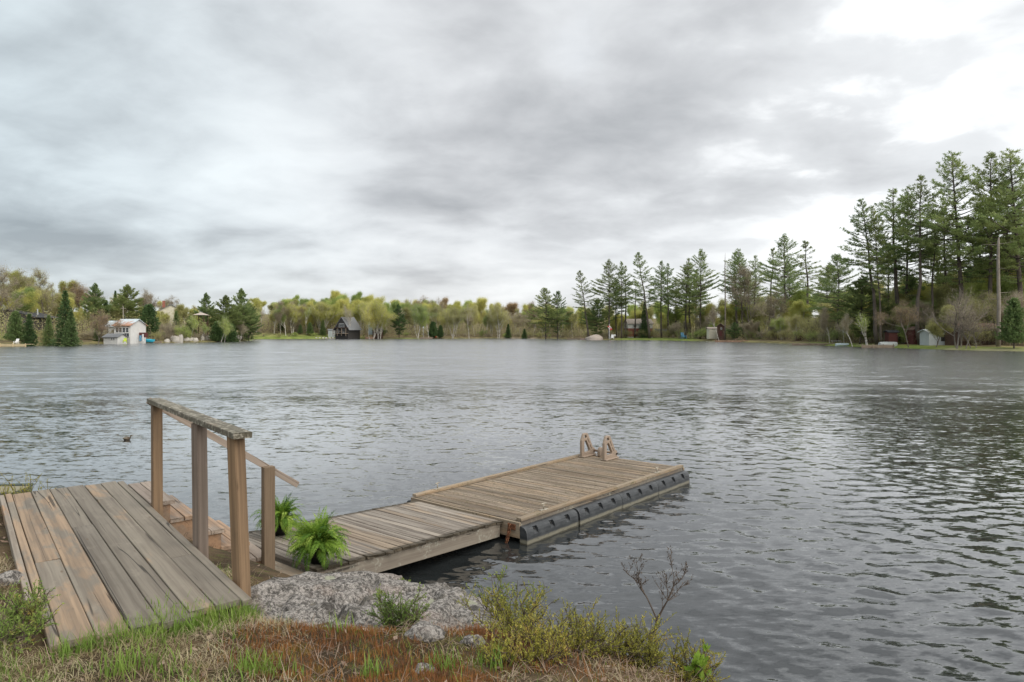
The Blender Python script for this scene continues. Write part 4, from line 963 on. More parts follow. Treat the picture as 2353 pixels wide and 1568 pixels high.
broadleaf('shrub_a', 41, 4, stems=6, spread=.45, levels=2, fork=4, leaf_n=5, twig=9, clear=.2, leaf_L=(.35, .7), trunk_r=.03); broadleaf('shrub_b', 42, 4, stems=7, spread=.55, levels=2, fork=4, leaf_n=2, twig=12, clear=.2, leaf_L=(.3, .6), trunk_r=.03)
broadleaf('stump_birch', 43, 7, spread=.2, up=1.1, levels=2, fork=3, leaf_n=9, twig=10, clear=.7, bark='birch', trunk_r=.20, lean=(-.33, 0))

PARTN = {'pine': ('trunk', 'crown'), 'shrub': ('stem', 'foliage')}
def plant(key, name, px, d_, ytop, label, cat='tree', group=None, mat=None, rz=None, wide=1.0, sink=.1, h=None, mirror=False):
    """one tree: stands at ground level at picture column px and distance d_, its tip reaching picture row ytop"""
    x_ = (px - CX) / FOC * d_; zb = gz(x_, d_) - sink; trunk, crown, H0 = LIB[key]
    if h is None: h = EYE + (HY - ytop) / FOC * d_ - zb
    sc = h / H0; o_ = thing(name, label, cat, (x_, d_, zb), RNG.uniform(0, 6.28) if rz is None else rz, group)
    o_.scale = (sc * wide * (-1 if mirror else 1), sc * wide, sc); pn = PARTN['shrub' if 'shrub' in name or 'bush' in name else 'pine']
    put(pn[0], trunk, o_); put(pn[1], crown, o_, mat=M[mat]); return o_
# ------------------------------------------------------------------ tall pines on the right shore (leaning ones keep their lean: rz=0)
PG = 'white pines along the right shore'
for key, px, d_, ytop, lb, kw in [
    ('pine_g', 1254, 283, 662, 'fuller of the two lone pines on the far point', {}),
    ('pine_g', 1281, 284, 669, 'slimmer of the two lone pines on the far point', {'wide': .8}),
    ('pine_d', 1352, 262, 622, 'pine leaning left at the left end of the pine grove', {'rz': 0, 'wide': 1.1}),
    ('pine_e', 1400, 259, 598, 'broad pine behind the flagpole', {'rz': 0}),
    ('pine_a', 1428, 258, 602, 'straight pine just right of the flagpole', {'wide': .8}),
    ('pine_f', 1439, 262, 611, 'thin pine at the left wall of the brick bungalow', {}),
    ('pine_f', 1458, 263, 648, 'short thin pine before the middle of the brick bungalow', {'wide': 1.2}),
    ('pine_d', 1492, 254, 580, 'tallest pine of the grove on the lawn, before the bungalow', {'rz': 0, 'wide': 1.1}),
    ('pine_a', 1520, 258, 601, 'dark pine right of the brick bungalow', {}),
    ('pine_c', 1537, 262, 604, 'slender pine with high crown right of the bungalow', {}),
    ('pine_b', 1574, 246, 606, 'pine with a crooked bare trunk right of the lawn', {'wide': 1.1}),
    ('pine_c', 1586, 250, 592, 'pine with a narrow crown behind the pale blue chair', {}),
    ('pine_e', 1609, 240, 575, 'pine with wide tiered branches left of the leaning birch', {'wide': .9}),
    ('pine_c', 1694, 232, 578, 'thinning pine left of the brown privy cluster trunks', {'wide': 1.2}),
    ('pine_b', 1708, 226, 572, 'highest pine of the cluster behind the orange dock', {'wide': .95}),
    ('pine_c', 1731, 230, 586, 'rightmost pine of the cluster behind the orange dock', {}),
    ('pine_f', 1766, 220, 571, 'thin scraggly pine between the orange dock and the grey dock', {'wide': 1.2}),
    ('pine_e', 1804, 208, 540, 'large round topped pine behind the grey dock', {'wide': 1.0}),
    ('pine_f', 1861, 196, 555, 'isolated thin pine with a small crown above the grey dock', {'wide': 1.4}),
    ('pine_g', 1925, 165, 585, 'bushy lower pine left of the two leaning pines', {'wide': 1.0}),
    ('pine_lean', 2016, 142, 459, 'large pine leaning left above the overturned rowboat', {'rz': 0, 'wide': 1.05}),
    ('pine_lean', 2026, 140, 476, 'slim pine leaning left next to the larger leaning pine', {'rz': 0, 'wide': .6}),
    ('pine_c', 2064, 146, 431, 'left one of twin tall pines right of the leaning pair', {'wide': 1.25}),
    ('pine_b', 2082, 148, 429, 'right one of twin tall pines, behind the red shed', {'wide': .8}),
    ('pine_c', 2114, 136, 399, 'tall narrow pine just right of the twin pines', {'wide': .95}),
    ('pine_f', 2136, 138, 520, 'crooked thin pine beside the tall narrow pine', {}),
    ('pine_b', 2216, 134, 349, 'very tall pine with long left branches behind the brown cabin', {'rz': math.pi, 'wide': 1.05}),
    ('pine_c', 2178, 144, 470, 'dark middling pine left of the brown cabin', {'wide': 1.1}),
    ('pine_a', 2274, 131, 352, 'very tall straight pine rising from the brown cabin', {'wide': .95}),
    ('pine_e', 2318, 137, 414, 'dense pine behind the standing dead trunk', {'wide': 1.0}),
    ('pine_b', 2352, 128, 343, 'tall pine cut by the right edge', {'wide': 1.1}),
    ('pine_low', 2310, 150, 560, 'low dark pine behind the standing dead trunk', {'wide': 1.1})]:
    kw.setdefault('mat', 'pine_leaf2' if hash(lb) % 3 == 0 and False else ('pine_leaf2' if len(lb) % 3 == 0 else 'pine_leaf'))
    kw['wide'] = kw.get('wide', 1.0) * 1.18
    plant(key, 'pine_tree', px, d_, ytop, lb, 'pine tree', PG, **kw)
for key, px, d_, ytop, lb, mt, w_ in [
    ('pine_low', 1975, 148, 640, 'dense low pine at the foot of the leaning pines', 'pine_leaf2', 1.2), ('pine_low', 1375, 266, 690, 'low dense pine left of the broad pine by the flagpole', 'pine_leaf', 1.2),
    ('pine_low', 2245, 150, 600, 'low dense pine behind the cabin roof', 'pine_leaf', 1.1), ('spruce_a', 1481, 262, 694, 'dark conical spruce before the bungalow gable', 'spruce_leaf', .9),
    ('spruce_b', 1742, 214, 745, 'small dark spruce behind the orange dock bench', 'spruce_leaf', 1.2), ('young_pine', 2330, 112.5, 688, 'bushy young pine on the bank at the right edge', 'young_leaf', 1.0),
    ('pine_low', 1690, 214, 742, 'low pine bough tree right of the brown privy', 'young_leaf', 1.5), ('pine_low', 2090, 150, 640, 'low dark pine behind the red shed', 'pine_leaf', 1.0)]:
    plant(key, 'spruce_tree' if 'spruce' in key else 'pine_tree', px, d_, ytop, lb, 'spruce tree' if 'spruce' in key else 'pine tree', PG if 'pine' in key else 'spruces on the right shore', mat=mt, wide=w_)
for i_, (key, px, d_, ytop) in enumerate([('pine_b', 1415, 270, 640), ('pine_e', 1553, 266, 640), ('pine_a', 1600, 256, 620), ('pine_g', 1722, 240, 630), ('pine_b', 1820, 222, 600), ('pine_g', 1900, 184, 610), ('pine_a', 2040, 158, 560), ('pine_g', 2155, 156, 540), ('pine_b', 2250, 152, 500), ('pine_a', 2340, 146, 470), ('pine_b', 2385, 136, 400)]):
    plant(key, 'pine_tree', px, d_, ytop, 'pine half hidden behind the front pines of the right shore', 'pine tree', 'pines behind the front row on the right shore', mat='pine_leaf2' if i_ % 2 else 'pine_leaf', wide=1.2)
# ------------------------------------------------------------------ evergreens of the left shore and far bay
LG = 'evergreens on the left and far shore'
for key, px, d_, ytop, lb, mt, w_ in [
    ('spruce_a', 150, 149, 668, 'tall dark conical spruce on the left shore', 'spruce_leaf', 1.0), ('spruce_a', 163, 146, 715, 'lighter spruce growing into the right side of the tall spruce', 'young_leaf', 1.25),
    ('young_pine', 36, 149, 717, 'bushy light green young pine before the dark lodge', 'young_leaf', 1.0), ('spruce_b', 67, 150, 722, 'narrow dark spruce beside the bushy young pine', 'spruce_leaf', 1.1),
    ('spruce_a', 112, 153, 724, 'medium spruce left of the tall conical spruce', 'pine_leaf', 1.1), ('pine_low', 215, 190, 655, 'round topped pine behind the white house', 'pine_leaf', .9),
    ('spruce_b', 243, 196, 690, 'small dark spruce on the slope above the white house', 'spruce_leaf', 1.2), ('pine_low', 292, 200, 658, 'broad pine above the white house roof', 'pine_leaf2', 1.3),
    ('spruce_a', 265, 205, 668, 'slender spruce left of the broad pine above the white house', 'spruce_leaf', .8), ('cedar', 342, 196, 705, 'round dark cedar beside the cream hill house', 'spruce_leaf', .95),
    ('pine_low', 476, 216, 677, 'pine behind the gazebo', 'pine_leaf', .85), ('pine_low', 520, 214, 683, 'wide pine right of the gazebo', 'pine_leaf2', 1.2), ('pine_low', 556, 222, 668, 'spiky pine near the tip of the left point', 'pine_leaf', .9),
    ('pine_low', 574, 226, 700, 'dark pine at the very tip of the left point', 'pine_leaf', 1.0), ('young_pine', 438, 205, 728, 'young pine before the cream hill house', 'young_leaf', 1.0), ('spruce_b', 405, 206, 715, 'young spruce before the cream house wall', 'pine_leaf', 1.1),
    ('cedar', 500, 206, 742, 'dark cedar bush under the leaning birches', 'spruce_leaf', 1.1), ('cedar', 530, 210, 748, 'low dark cedar near the orange inflatables', 'spruce_leaf', 1.0), ('spruce_b', 222, 176, 745, 'little pine before the left wing of the white house', 'young_leaf', 1.1),
    ('spruce_b', 646, 306, 729, 'dark cedar by the grassy far bank', 'spruce_leaf', 1.7), ('pine_low', 660, 330, 696, 'dark pine showing in the far wood left of the chalet', 'pine_leaf', .8), ('spruce_a', 727, 320, 700, 'tall dark spruce left of the chalet', 'pine_leaf', .9),
    ('young_pine', 712, 300, 742, 'bushy young pine left of the grey shed', 'young_leaf', 1.1), ('young_pine', 690, 301, 746, 'smaller bushy pine left of the young pine by the grey shed', 'young_leaf', 1.0), ('spruce_b', 742, 303, 735, 'spruce just left of the chalet', 'pine_leaf', 1.3),
    ('pine_low', 917, 297, 702, 'dark full pine standing alone by the far shore', 'spruce_leaf', .85), ('cedar', 995, 302, 742, 'dark green cedar clump right of the birdhouse', 'spruce_leaf', .9), ('cedar', 1012, 303, 750, 'second dark cedar right of the birdhouse', 'spruce_leaf', .8),
    ('spruce_b', 1168, 312, 745, 'small dark spruce at the far water edge', 'spruce_leaf', 1.4), ('spruce_b', 1205, 305, 756, 'low dark spruce beside the sandy strip', 'spruce_leaf', 1.6), ('pine_low', 880, 308, 752, 'low pine behind the tan canoe', 'pine_leaf', 1.3)]:
    nm = 'cedar_tree' if 'cedar' in lb else ('spruce_tree' if 'spruce' in lb else 'pine_tree')
    plant(key, nm, px, d_, ytop, lb, nm.replace('_', ' '), LG, mat=mt, wide=w_)
# ------------------------------------------------------------------ single broadleaf trees one can pick out
BG = 'birches one can pick out'
for key, px, d_, ytop, lb, mt, rz, w_ in [
    ('birch_lean', 436, 199, 722, 'white birch leaning right before the gazebo', 'bud_green', 0.0, 1.0), ('birch_lean', 462, 200, 738, 'second leaning birch right of the gazebo', 'bud_green', .2, .9), ('birch_lean', 504, 203, 722, 'pale forked birch above the orange inflatables', 'bud_green', .3, .9),
    ('birch_lean', 512, 203, 730, 'birch leaning right over the orange inflatables', 'bud_green', -.2, .9), ('birch_lean', 548, 215, 735, 'birch leaning out at the wooden boat stand', 'bud_pale', -.1, 1.0),
    ('birch_lean', 1653, 217, 697, 'thin white birch leaning left over the orange dock', 'bud_pale', math.pi, .7), ('birch_tall', 1315, 285, 722, 'thin white birch on the far point right of the lone pines', 'bud_yellow', 1.0, .8),
    ('birch_tall', 802, 287, 698, 'tall white birch standing in front of the chalet', 'bud_pale', 0, .9), ('birch_b', 855, 290, 690, 'white birch clump right of the chalet', 'bud_yellow', 1.0, 1.0), ('birch_b', 872, 291, 685, 'second white birch clump right of the chalet', 'bud_yellow', 2.0, 1.0),
    ('birch_a', 657, 296, 690, 'forked white birch on the far bank path', 'bud_pale', .5, 1.0), ('birch_b', 742, 305, 690, 'birch clump left of the chalet', 'bud_yellow', .8, 1.1), ('birch_tall', 705, 302, 705, 'birch leaning left of the grey shed', 'bud_green', 3.0, 1.0),
    ('birch_b', 960, 300, 692, 'birch clump by the low far dock', 'bud_green', 1.2, 1.0), ('birch_a', 985, 300, 715, 'leaning birch by the low far dock', 'bud_green', .2, 1.0), ('birch_b', 1040, 304, 700, 'pale birch clump right of the red buoy', 'bud_olive', .2, 1.0),
    ('birch_tall', 1078, 305, 695, 'tall pale birch in the far wood', 'bud_olive', 1.2, 1.0), ('birch_b', 1147, 310, 692, 'thick white birch pair near the sandy strip', 'bud_olive', 2.2, .9),
    ('stump_birch', 1999, 136, 712, 'leaning broken white birch with tufted leaves by the rowboat', 'bud_green', 0, 1.0), ('birch_lean', 1962, 143, 716, 'white birch leaning left behind the small bench', 'bud_pale', math.pi, .8),
    ('birch_a', 1907, 156, 705, 'pair stemmed white birch at the grey dock', 'bud_pale', 0, .8), ('birch_tall', 1940, 150, 720, 'white birch standing right of the grey dock', 'bud_pale', 2, .9)]:
    plant(key, 'birch_tree', px, d_, ytop, lb, 'birch tree', BG, mat=mt, rz=rz, wide=w_)
for key, px, d_, ytop, lb, mt, w_ in [
    ('bare_b', 222, 168, 706, 'orange budded tree leaning at the white house', 'bud_red', .9), ('bare_a', 4, 165, 600, 'large bare tree at the left edge', 'bud_pale', 1.0), ('bare_b', 60, 185, 612, 'bare tree rising over the dark lodge', 'bud_olive', .8),
    ('bare_a', 98, 180, 612, 'bare tall tree left of the tall spruce', 'bud_olive', .8), ('bare_b', 160, 196, 640, 'brown bare tree behind the tall spruce', 'bud_red', 1.1), ('bare_b', 190, 200, 645, 'bare tree right behind the tall spruce', 'bud_red', 1.0),
    ('leafy_d', 372, 212, 716, 'many stemmed yellow tree before the cream hill house', 'bud_yellow', 1.0), ('leafy_b', 425, 214, 700, 'slim yellow tree at the corner of the cream hill house', 'bud_olive', 1.0),
    ('bare_b', 340, 222, 660, 'round bare tree left of the cream hill house', 'bud_pale', 1.0), ('bare_b', 400, 235, 676, 'bare tree behind the cream hill house', 'bud_pale', 1.0), ('bare_b', 980, 345, 676, 'reddish budding tree rising from the far wood', 'bud_red', 1.1), ('bare_b', 1010, 350, 682, 'bare round tree right of the reddish one', 'bud_pale', 1.0),
    ('bare_a', 1218, 330, 690, 'reddish tree left of the lone pines', 'bud_red', .8), ('dead_bare', 2205, 119, 650, 'bare pale tree with spreading limbs before the brown cabin', 'bud_pale', 1.0), ('dead_bare', 2232, 117, 690, 'crooked bare tree at the water before the brown cabin', 'bud_pale', 1.0),
    ('bare_b', 2088, 130, 686, 'reddish budding tree before the red shed', 'bud_red', 1.0), ('leafy_c', 2150, 124, 700, 'pale yellow budding tree before the grey metal shed', 'bud_olive', 1.0), ('shrub_b', 390, 195, 730, 'bare brown spreading tree below the cream house', 'bud_pale', 1.2),
    ('shrub_a', 425, 197, 742, 'bright green small tree below the cream house', 'bud_green', 1.2), ('bare_b', 1790, 204, 660, 'bare brown tree before the round topped pine', 'bud_pale', .9), ('bare_a', 1716, 222, 600, 'dead grey twiggy tree inside the pine cluster', 'bud_pale', .7), ('bare_b', 1560, 244, 735, 'bare brown spreading tree by the pale blue chair', 'bud_pale', 1.2)]:
    plant(key, 'budding_tree', px, d_, ytop, lb, 'tree', 'budding trees one can pick out', mat=mt, wide=w_)
# standing dead trunks
for px, d_, ytop, r_, lb, br in ((1666, 216, 581, .22, 'dead branchless pine pole left of the pine cluster', 14), (2294, 118, 546, .33, 'thick grey standing dead trunk at the right edge', 8)):
    x_ = (px - CX) / FOC * d_; zb = gz(x_, d_) - .1; h = EYE + (HY - ytop) / FOC * d_ - zb; o_ = thing('dead_trunk', lb, 'dead tree', (x_, d_, zb))
    put('trunk', MB().tube([(0, 0, 0), (.05, 0, h * .2), (.10, 0, h * .4), (.02, 0, h * .6), (-.05, 0, h * .8), (.03, 0, h * .96), (.10, 0, h)], [r_ * 1.15, r_ * .95, r_ * .92, r_ * .78, r_ * .72, r_ * (.6 if br < 9 else .2), r_ * (.25 if br < 9 else .1)], 8).mesh('trunk', M['bark_dead' if br < 9 else 'bark_grey'], True), o_)
    for k in range(br):
        a = random.uniform(0, 6.28); zz = h * random.uniform(.3, .97); L = random.uniform(1.0, 3.2); put('branch', MB().tube([(0, 0, zz), (math.cos(a) * L * .5, math.sin(a) * L * .5, zz + .1), (math.cos(a) * L, math.sin(a) * L, zz - .1 + random.uniform(-.3, .5))], [.06, .035, .012], 4, False).mesh('branch', M['bark_dead']), o_)

# ------------------------------------------------------------------ woods behind: individual trees, alike within a stand
rf = np.random.default_rng(77)
COLW = {'bud_yellow': 'yellow', 'bud_green': 'light green', 'bud_olive': 'olive', 'bud_red': 'reddish', 'bud_pale': 'pale brown'}
def stand(n, x0, x1, d0, d1, y_fn, kinds, mats, label, group, name='budding_tree', w_=(.85, 1.2), cat='tree'):
    for i in range(n):
        px = x0 + (x1 - x0) * (i + rf.uniform(.1, .9)) / n; f = rf.random(); dd_ = (d0(px) if callable(d0) else d0) * (1 - f) + (d1(px) if callable(d1) else d1) * f
        x_ = (px - CX) / FOC * dd_
        if lake_sd([x_], [dd_])[0] < 1.5: continue
        kd, mt = str(rf.choice(kinds)), str(rf.choice(mats))
        look = COLW[mt] + ' ' + ('white stemmed ' if 'birch' in kd else 'bare branched ' if 'bare' in kd else 'many stemmed ' if kd in ('leafy_d', 'shrub_a', 'shrub_b') else 'single stemmed ')
        plant(kd, name, px, dd_, y_fn(px) + rf.normal() * 5, look + label, cat, group, mat=mt, wide=rf.uniform(*w_))
ip = lambda xs, ys: (lambda p_: float(np.interp(p_, xs, ys)))
shore_d = ip([0, 245, 450, 575, 580, 760, 1150, 1280, 1400, 1500, 1640, 1800, 1900, 2060, 2200, 2353], [146, 176, 197, 243, 284, 297, 314, 300, 262, 258, 226, 192, 162, 140, 125, 116])
plus = lambda k: (lambda p_: shore_d(p_) + k)
LV = ['leafy_a', 'leafy_b', 'leafy_c', 'leafy_d']
farY = ip([560, 620, 700, 780, 860, 940, 1000, 1100, 1180, 1300], [700, 690, 684, 674, 682, 690, 688, 698, 702, 704])
stand(30, 560, 1320, plus(42), plus(62), farY, LV + ['bare_b'], ['bud_yellow', 'bud_yellow', 'bud_green', 'bud_olive', 'bud_yellow', 'bud_red'], 'tree in the back row of the far wood', 'back row of the far wood')
stand(32, 565, 1320, plus(22), plus(40), lambda p_: farY(p_) + 8, ['leafy_a', 'leafy_b', 'leafy_d', 'birch_a'], ['bud_yellow', 'bud_green', 'bud_olive'], 'tree in the middle of the far wood', 'middle of the far wood')
stand(34, 570, 1320, plus(8), plus(20), lambda p_: farY(p_) + 12, ['leafy_b', 'leafy_d', 'birch_a', 'birch_b', 'birch_tall'], ['bud_yellow', 'bud_green', 'bud_olive', 'bud_pale'], 'tree at the front of the far wood', 'front of the far wood')
leftY = ip([0, 60, 130, 200, 300, 420, 520, 600], [640, 645, 650, 668, 690, 705, 705, 700])
stand(16, -40, 600, plus(34), plus(60), lambda p_: leftY(p_) - 6, ['bare_a', 'bare_b', 'leafy_a', 'leafy_c'], ['bud_pale', 'bud_olive', 'bud_yellow', 'bud_yellow'], 'tree on the ridge of the left hill', 'ridge of the left hill')
stand(20, -30, 590, plus(18), plus(32), lambda p_: leftY(p_) + 14, LV, ['bud_yellow', 'bud_olive', 'bud_yellow', 'bud_green'], 'tree on the slope of the left hill', 'slope of the left hill')
rightY = ip([1290, 1400, 1500, 1600, 1660, 1750, 1900, 2000, 2100, 2200, 2353], [705, 700, 700, 690, 688, 680, 668, 664, 640, 630, 610])
stand(26, 1290, 2400, plus(34), plus(60), rightY, LV, ['bud_yellow', 'bud_green', 'bud_olive'], 'tree behind the right shore pines', 'wood behind the right shore pines')
stand(42, 1300, 2400, plus(10), plus(28), lambda p_: rightY(p_) + 14, LV + ['birch_a'], ['bud_yellow', 'bud_yellow', 'bud_green', 'bud_olive'], 'tree growing between the right shore pines', 'wood between the right shore pines')
stand(26, 1540, 2340, plus(4), plus(10), lambda p_: rightY(p_) + 50, ['leafy_b', 'leafy_d', 'birch_b', 'bare_a', 'shrub_b'], ['bud_olive', 'bud_pale', 'bud_green'], 'young tree under the right shore pines', 'young trees under the right shore pines')
SG = 'bare and budding shrubs along the shore'
stand(34, 1330, 2380, plus(1.5), plus(6), lambda p_: 757 - (p_ - 1330) * .012, ['shrub_a', 'shrub_b'], ['bud_pale', 'bud_olive', 'bud_green'], 'low shrub on the right shore', 'shrubs on the right shore', 'shore_shrub', (1.0, 1.8), 'shrub')
stand(26, 590, 1310, plus(2), plus(7), lambda p_: 764, ['shrub_a', 'shrub_b'], ['bud_pale', 'bud_olive', 'bud_green'], 'low shrub on the far shore', 'shrubs on the far shore', 'shore_shrub', (1.0, 2.0), 'shrub')
stand(26, 60, 585, plus(1), plus(9), lambda p_: 758, ['shrub_a', 'shrub_b'], ['bud_pale', 'bud_olive', 'bud_green'], 'low shrub on the left shore', 'shrubs on the left shore', 'shore_shrub', (1.0, 1.8), 'shrub')

# undergrowth: saplings and twigs too many to tell apart, along the wood's edge
M['thicket_leaf'] = leaf('thicket_leaf', [(.40, .33, .22), (.47, .45, .21), (.54, .55, .23), (.48, .42, .25)], .4, .12, 0)
ru = np.random.default_rng(5); parts_l, parts_s = [], []
for px0, px1, nn in ((-60, 600, 2600), (570, 1330, 6500), (1290, 2420, 7000)):
    px = ru.uniform(px0, px1, nn); dd_ = np.array([shore_d(p_) for p_ in px]) + 4 + 32 * ru.random(nn); X_ = (px - CX) / FOC * dd_
    k = lake_sd(X_, dd_) > 3.5; X_, Y_ = X_[k], dd_[k]; Z_ = height(X_, Y_, False); n = len(X_); hh = ru.uniform(1.5, 12.0 if px0 == 570 else 7.5, n)
    lawn_ = band(CX + FOC * X_ / Y_, 1440, 1580, 15) * (lake_sd(X_, Y_) < 16) + band(CX + FOC * X_ / Y_, 580, 760, 8) * (lake_sd(X_, Y_) < 12); hh = np.where(lawn_ > .5, .15, hh)
    B = np.stack([X_, Y_, Z_], 1); D = np.stack([ru.normal(size=n) * .12, ru.normal(size=n) * .12, np.ones(n)], 1)
    parts_s.append(kites(B, D, hh, .06, ru, .1)); m_ = 9
    Bl = np.repeat(B, m_, 0); Dl = np.repeat(unit(D), m_, 0); ff = ru.uniform(.15, 1.05, n * m_); Hl = np.repeat(hh, m_)
    Pl = Bl + Dl * (ff * Hl)[:, None] + ru.normal(size=(n * m_, 3)) * np.array((.45, .45, .2)) * np.minimum(1, Hl / 2)[:, None]; Pl[:, 2] = np.maximum(Pl[:, 2], Bl[:, 2] + .1)
    parts_l.append(kites(Pl, ru.normal(size=Pl.shape), ru.uniform(.2, .5, len(Pl)) * np.minimum(1, Hl / 2), .16, ru, .5))
V, F = merge(parts_l); V2, F2 = merge(parts_s)
tag(put('undergrowth', np_mesh('undergrowth', V, F, M['thicket_leaf'])), 'budding undergrowth filling the woods around the lake', kind='stuff')
tag(put('undergrowth_stems', np_mesh('undergrowth_stems', V2, F2, M['bark_twig'])), 'thin sapling stems of the undergrowth around the lake', kind='stuff')
# ------------------------------------------------------------------ houses, docks and small things on the far shores
for nm, c_, r_ in (('siding_white', (.72, .71, .68), .6), ('siding_cream', (.66, .62, .50), .7), ('roof_black', (.055, .058, .065), .7), ('trim_dark', (.045, .042, .04), .6), ('glass', (.05, .06, .07), .12), ('frame_white', (.75, .75, .74), .5), ('roof_metal', (.55, .62, .66), .45),
                   ('roof_grey', (.20, .205, .215), .7), ('siding_brown', (.105, .062, .045), .8), ('brick', (.30, .12, .085), .85), ('roof_tan', (.46, .39, .34), .8), ('roof_brown', (.26, .19, .155), .8), ('red_paint', (.11, .038, .034), .7), ('rust_roof', (.20, .13, .105), .8), ('metal_grey', (.48, .51, .52), .5),
                   ('turquoise', (.04, .42, .58), .4), ('orange', (.75, .25, .03), .45), ('lime', (.50, .62, .06), .5), ('blue_chair', (.14, .33, .50), .5), ('canoe_red', (.60, .07, .05), .4), ('canoe_tan', (.62, .50, .30), .5), ('alu', (.50, .53, .53), .35), ('tarp', (.52, .62, .66), .6), ('pole_wood', (.42, .38, .33), .9), ('door_blue', (.15, .36, .55), .6), ('sand_stone', (.46, .43, .38), .9), ('buoy_red', (.70, .12, .06), .5), ('flag_red', (.65, .05, .05), .7), ('flag_white', (.80, .80, .78), .7), ('fence_grey', (.42, .45, .50), .8)):
    M[nm] = plain(nm, c_, r_, .08 if nm not in ('brick', 'siding_brown', 'rust_roof', 'roof_brown') else .25, 1.5)
M['rusty_metal_roof'], t = mat_new('rusty_metal_roof')
o = t.node('ShaderNodeTexCoord').outputs['Object']; f_ = t.m('ADD', t.noise(o, .6, 5, .65), t.m('MULTIPLY', t.sep(o)[2], -.22))
finish(t, t.mix(t.rng(f_, -.72, -.45), (.52, .60, .64), (.42, .22, .14)), .5, None, .4)
def base_at(px, d_, dz_=0.0): x_ = (px - CX) / FOC * d_; return (x_, d_, gz(x_, d_) + dz_)
def zrow(py, d_): return EYE + (HY - py) / FOC * d_
def xw(p0_, p1_, d_): return abs(p1_ - p0_) / FOC * d_
def window(par, w_, h_, loc, rz=0.0, mull=1, bars=0, frame='frame_white'):
    fr = .09; mb = MB()
    for s_ in (-1, 1): mb.box((w_ + fr, .08, fr), (0, -.03, s_ * h_ / 2)); mb.box((fr, .08, h_ - fr), (s_ * w_ / 2, -.03, 0))
    for k in range(mull): mb.box((.06, .06, h_ - fr), (-w_ / 2 + w_ * (k + 1) / (mull + 1), -.03, 0))
    for k in range(bars): mb.box((w_ - fr, .05, .05), (0, -.025, -h_ / 2 + h_ * (k + 1) / (bars + 1)))
    wn = mb.build('window', M[frame], par, loc, (0, 0, rz)); put('pane', MB().box((w_ - fr, .02, h_ - fr), (0, -.012, 0)).mesh('pane', M['glass']), wn); return wn
def gable_body(w_, dp, h, rh, ridge, mat):
    a, b = w_ / 2, dp / 2
    if ridge == 'y': V = [(-a, -b, -2), (a, -b, -2), (a, -b, h), (0, -b, h + rh), (-a, -b, h), (-a, b, -2), (a, b, -2), (a, b, h), (0, b, h + rh), (-a, b, h)]
    else: V = [(-a, b, -2), (-a, -b, -2), (-a, -b, h), (-a, 0, h + rh), (-a, b, h), (a, b, -2), (a, -b, -2), (a, -b, h), (a, 0, h + rh), (a, b, h)]
    return MB().add(V, [(0, 1, 2, 3, 4), (9, 8, 7, 6, 5), (0, 5, 6, 1), (1, 6, 7, 2), (4, 9, 5, 0), (2, 7, 8, 3), (3, 8, 9, 4)]).mesh('wall', M[mat])
def gable_roof(w_, dp, h, rh, ridge, mat, ov=.45, th_=.16, ovg=.35):
    span = (w_ if ridge == 'y' else dp) / 2; L = (dp if ridge == 'y' else w_) + 2 * ovg; sl_ = rh / span; mb = MB()
    for s_ in (-1, 1):
        e = span + ov; pts = [(0, rh + .02), (s_ * e, rh - sl_ * e + .02), (s_ * e, rh - sl_ * e + .02 + th_), (0, rh + .02 + th_)]
        V = [((u_, k * L / 2, h + z_) if ridge == 'y' else (k * L / 2, u_, h + z_)) for k in (-1, 1) for u_, z_ in pts]
        mb.add(V, [(0, 1, 2, 3), (7, 6, 5, 4), (0, 4, 5, 1), (1, 5, 6, 2), (2, 6, 7, 3)])
    return mb.mesh('roof', M[mat])
def house(name, label, px, d_, w_, dp, h, rh, ridge, wall, roof, zb=None, rz=0.0, cat='house', ov=.45, group=None):
    x_, y_, z_ = base_at(px, d_); z_ = zb if zb is not None else z_; o_ = thing(name, label, cat, (x_, y_, z_), rz, group)
    put('wall', gable_body(w_, dp, h, rh, ridge, wall), o_); put('roof', gable_roof(w_, dp, h, rh, ridge, roof, ov), o_); return o_
# dark lodge at the left edge
d_ = 171; zb = zrow(768, d_); lo = house('lodge', 'dark lodge with black gable roof and tall windows behind young spruces', 45, d_, 11.0, 9, zrow(728, d_) - zb, 1.55, 'y', 'trim_dark', 'roof_black', zb, R(4), ov=1.2)
for k in range(5): window(lo, 1.6, 2.0, (-4.4 + 2.2 * k, -4.52, 2.6), 0, 1, 0, 'siding_brown')
put('balcony', MB().box((12, 2.2, .18), (0, -5.6, 1.25)).mesh('balcony', M['far_wood']), lo)
for k in range(7): put('balcony_post', MB().box((.14, .14, 2.6), (-5.7 + 1.9 * k, -6.6, 1.0)).mesh('balcony_post', M['far_wood']), lo)
put('balcony_rail', MB().box((12, .1, .12), (0, -6.6, 2.3)).mesh('balcony_rail', M['far_wood']), lo)
for x_ in (-3.2, 4.3): put('flue', MB().tube([(x_, 0, 4.6), (x_, 0, 6.3)], .16, 8).mesh('flue', M['metal_grey']), lo)
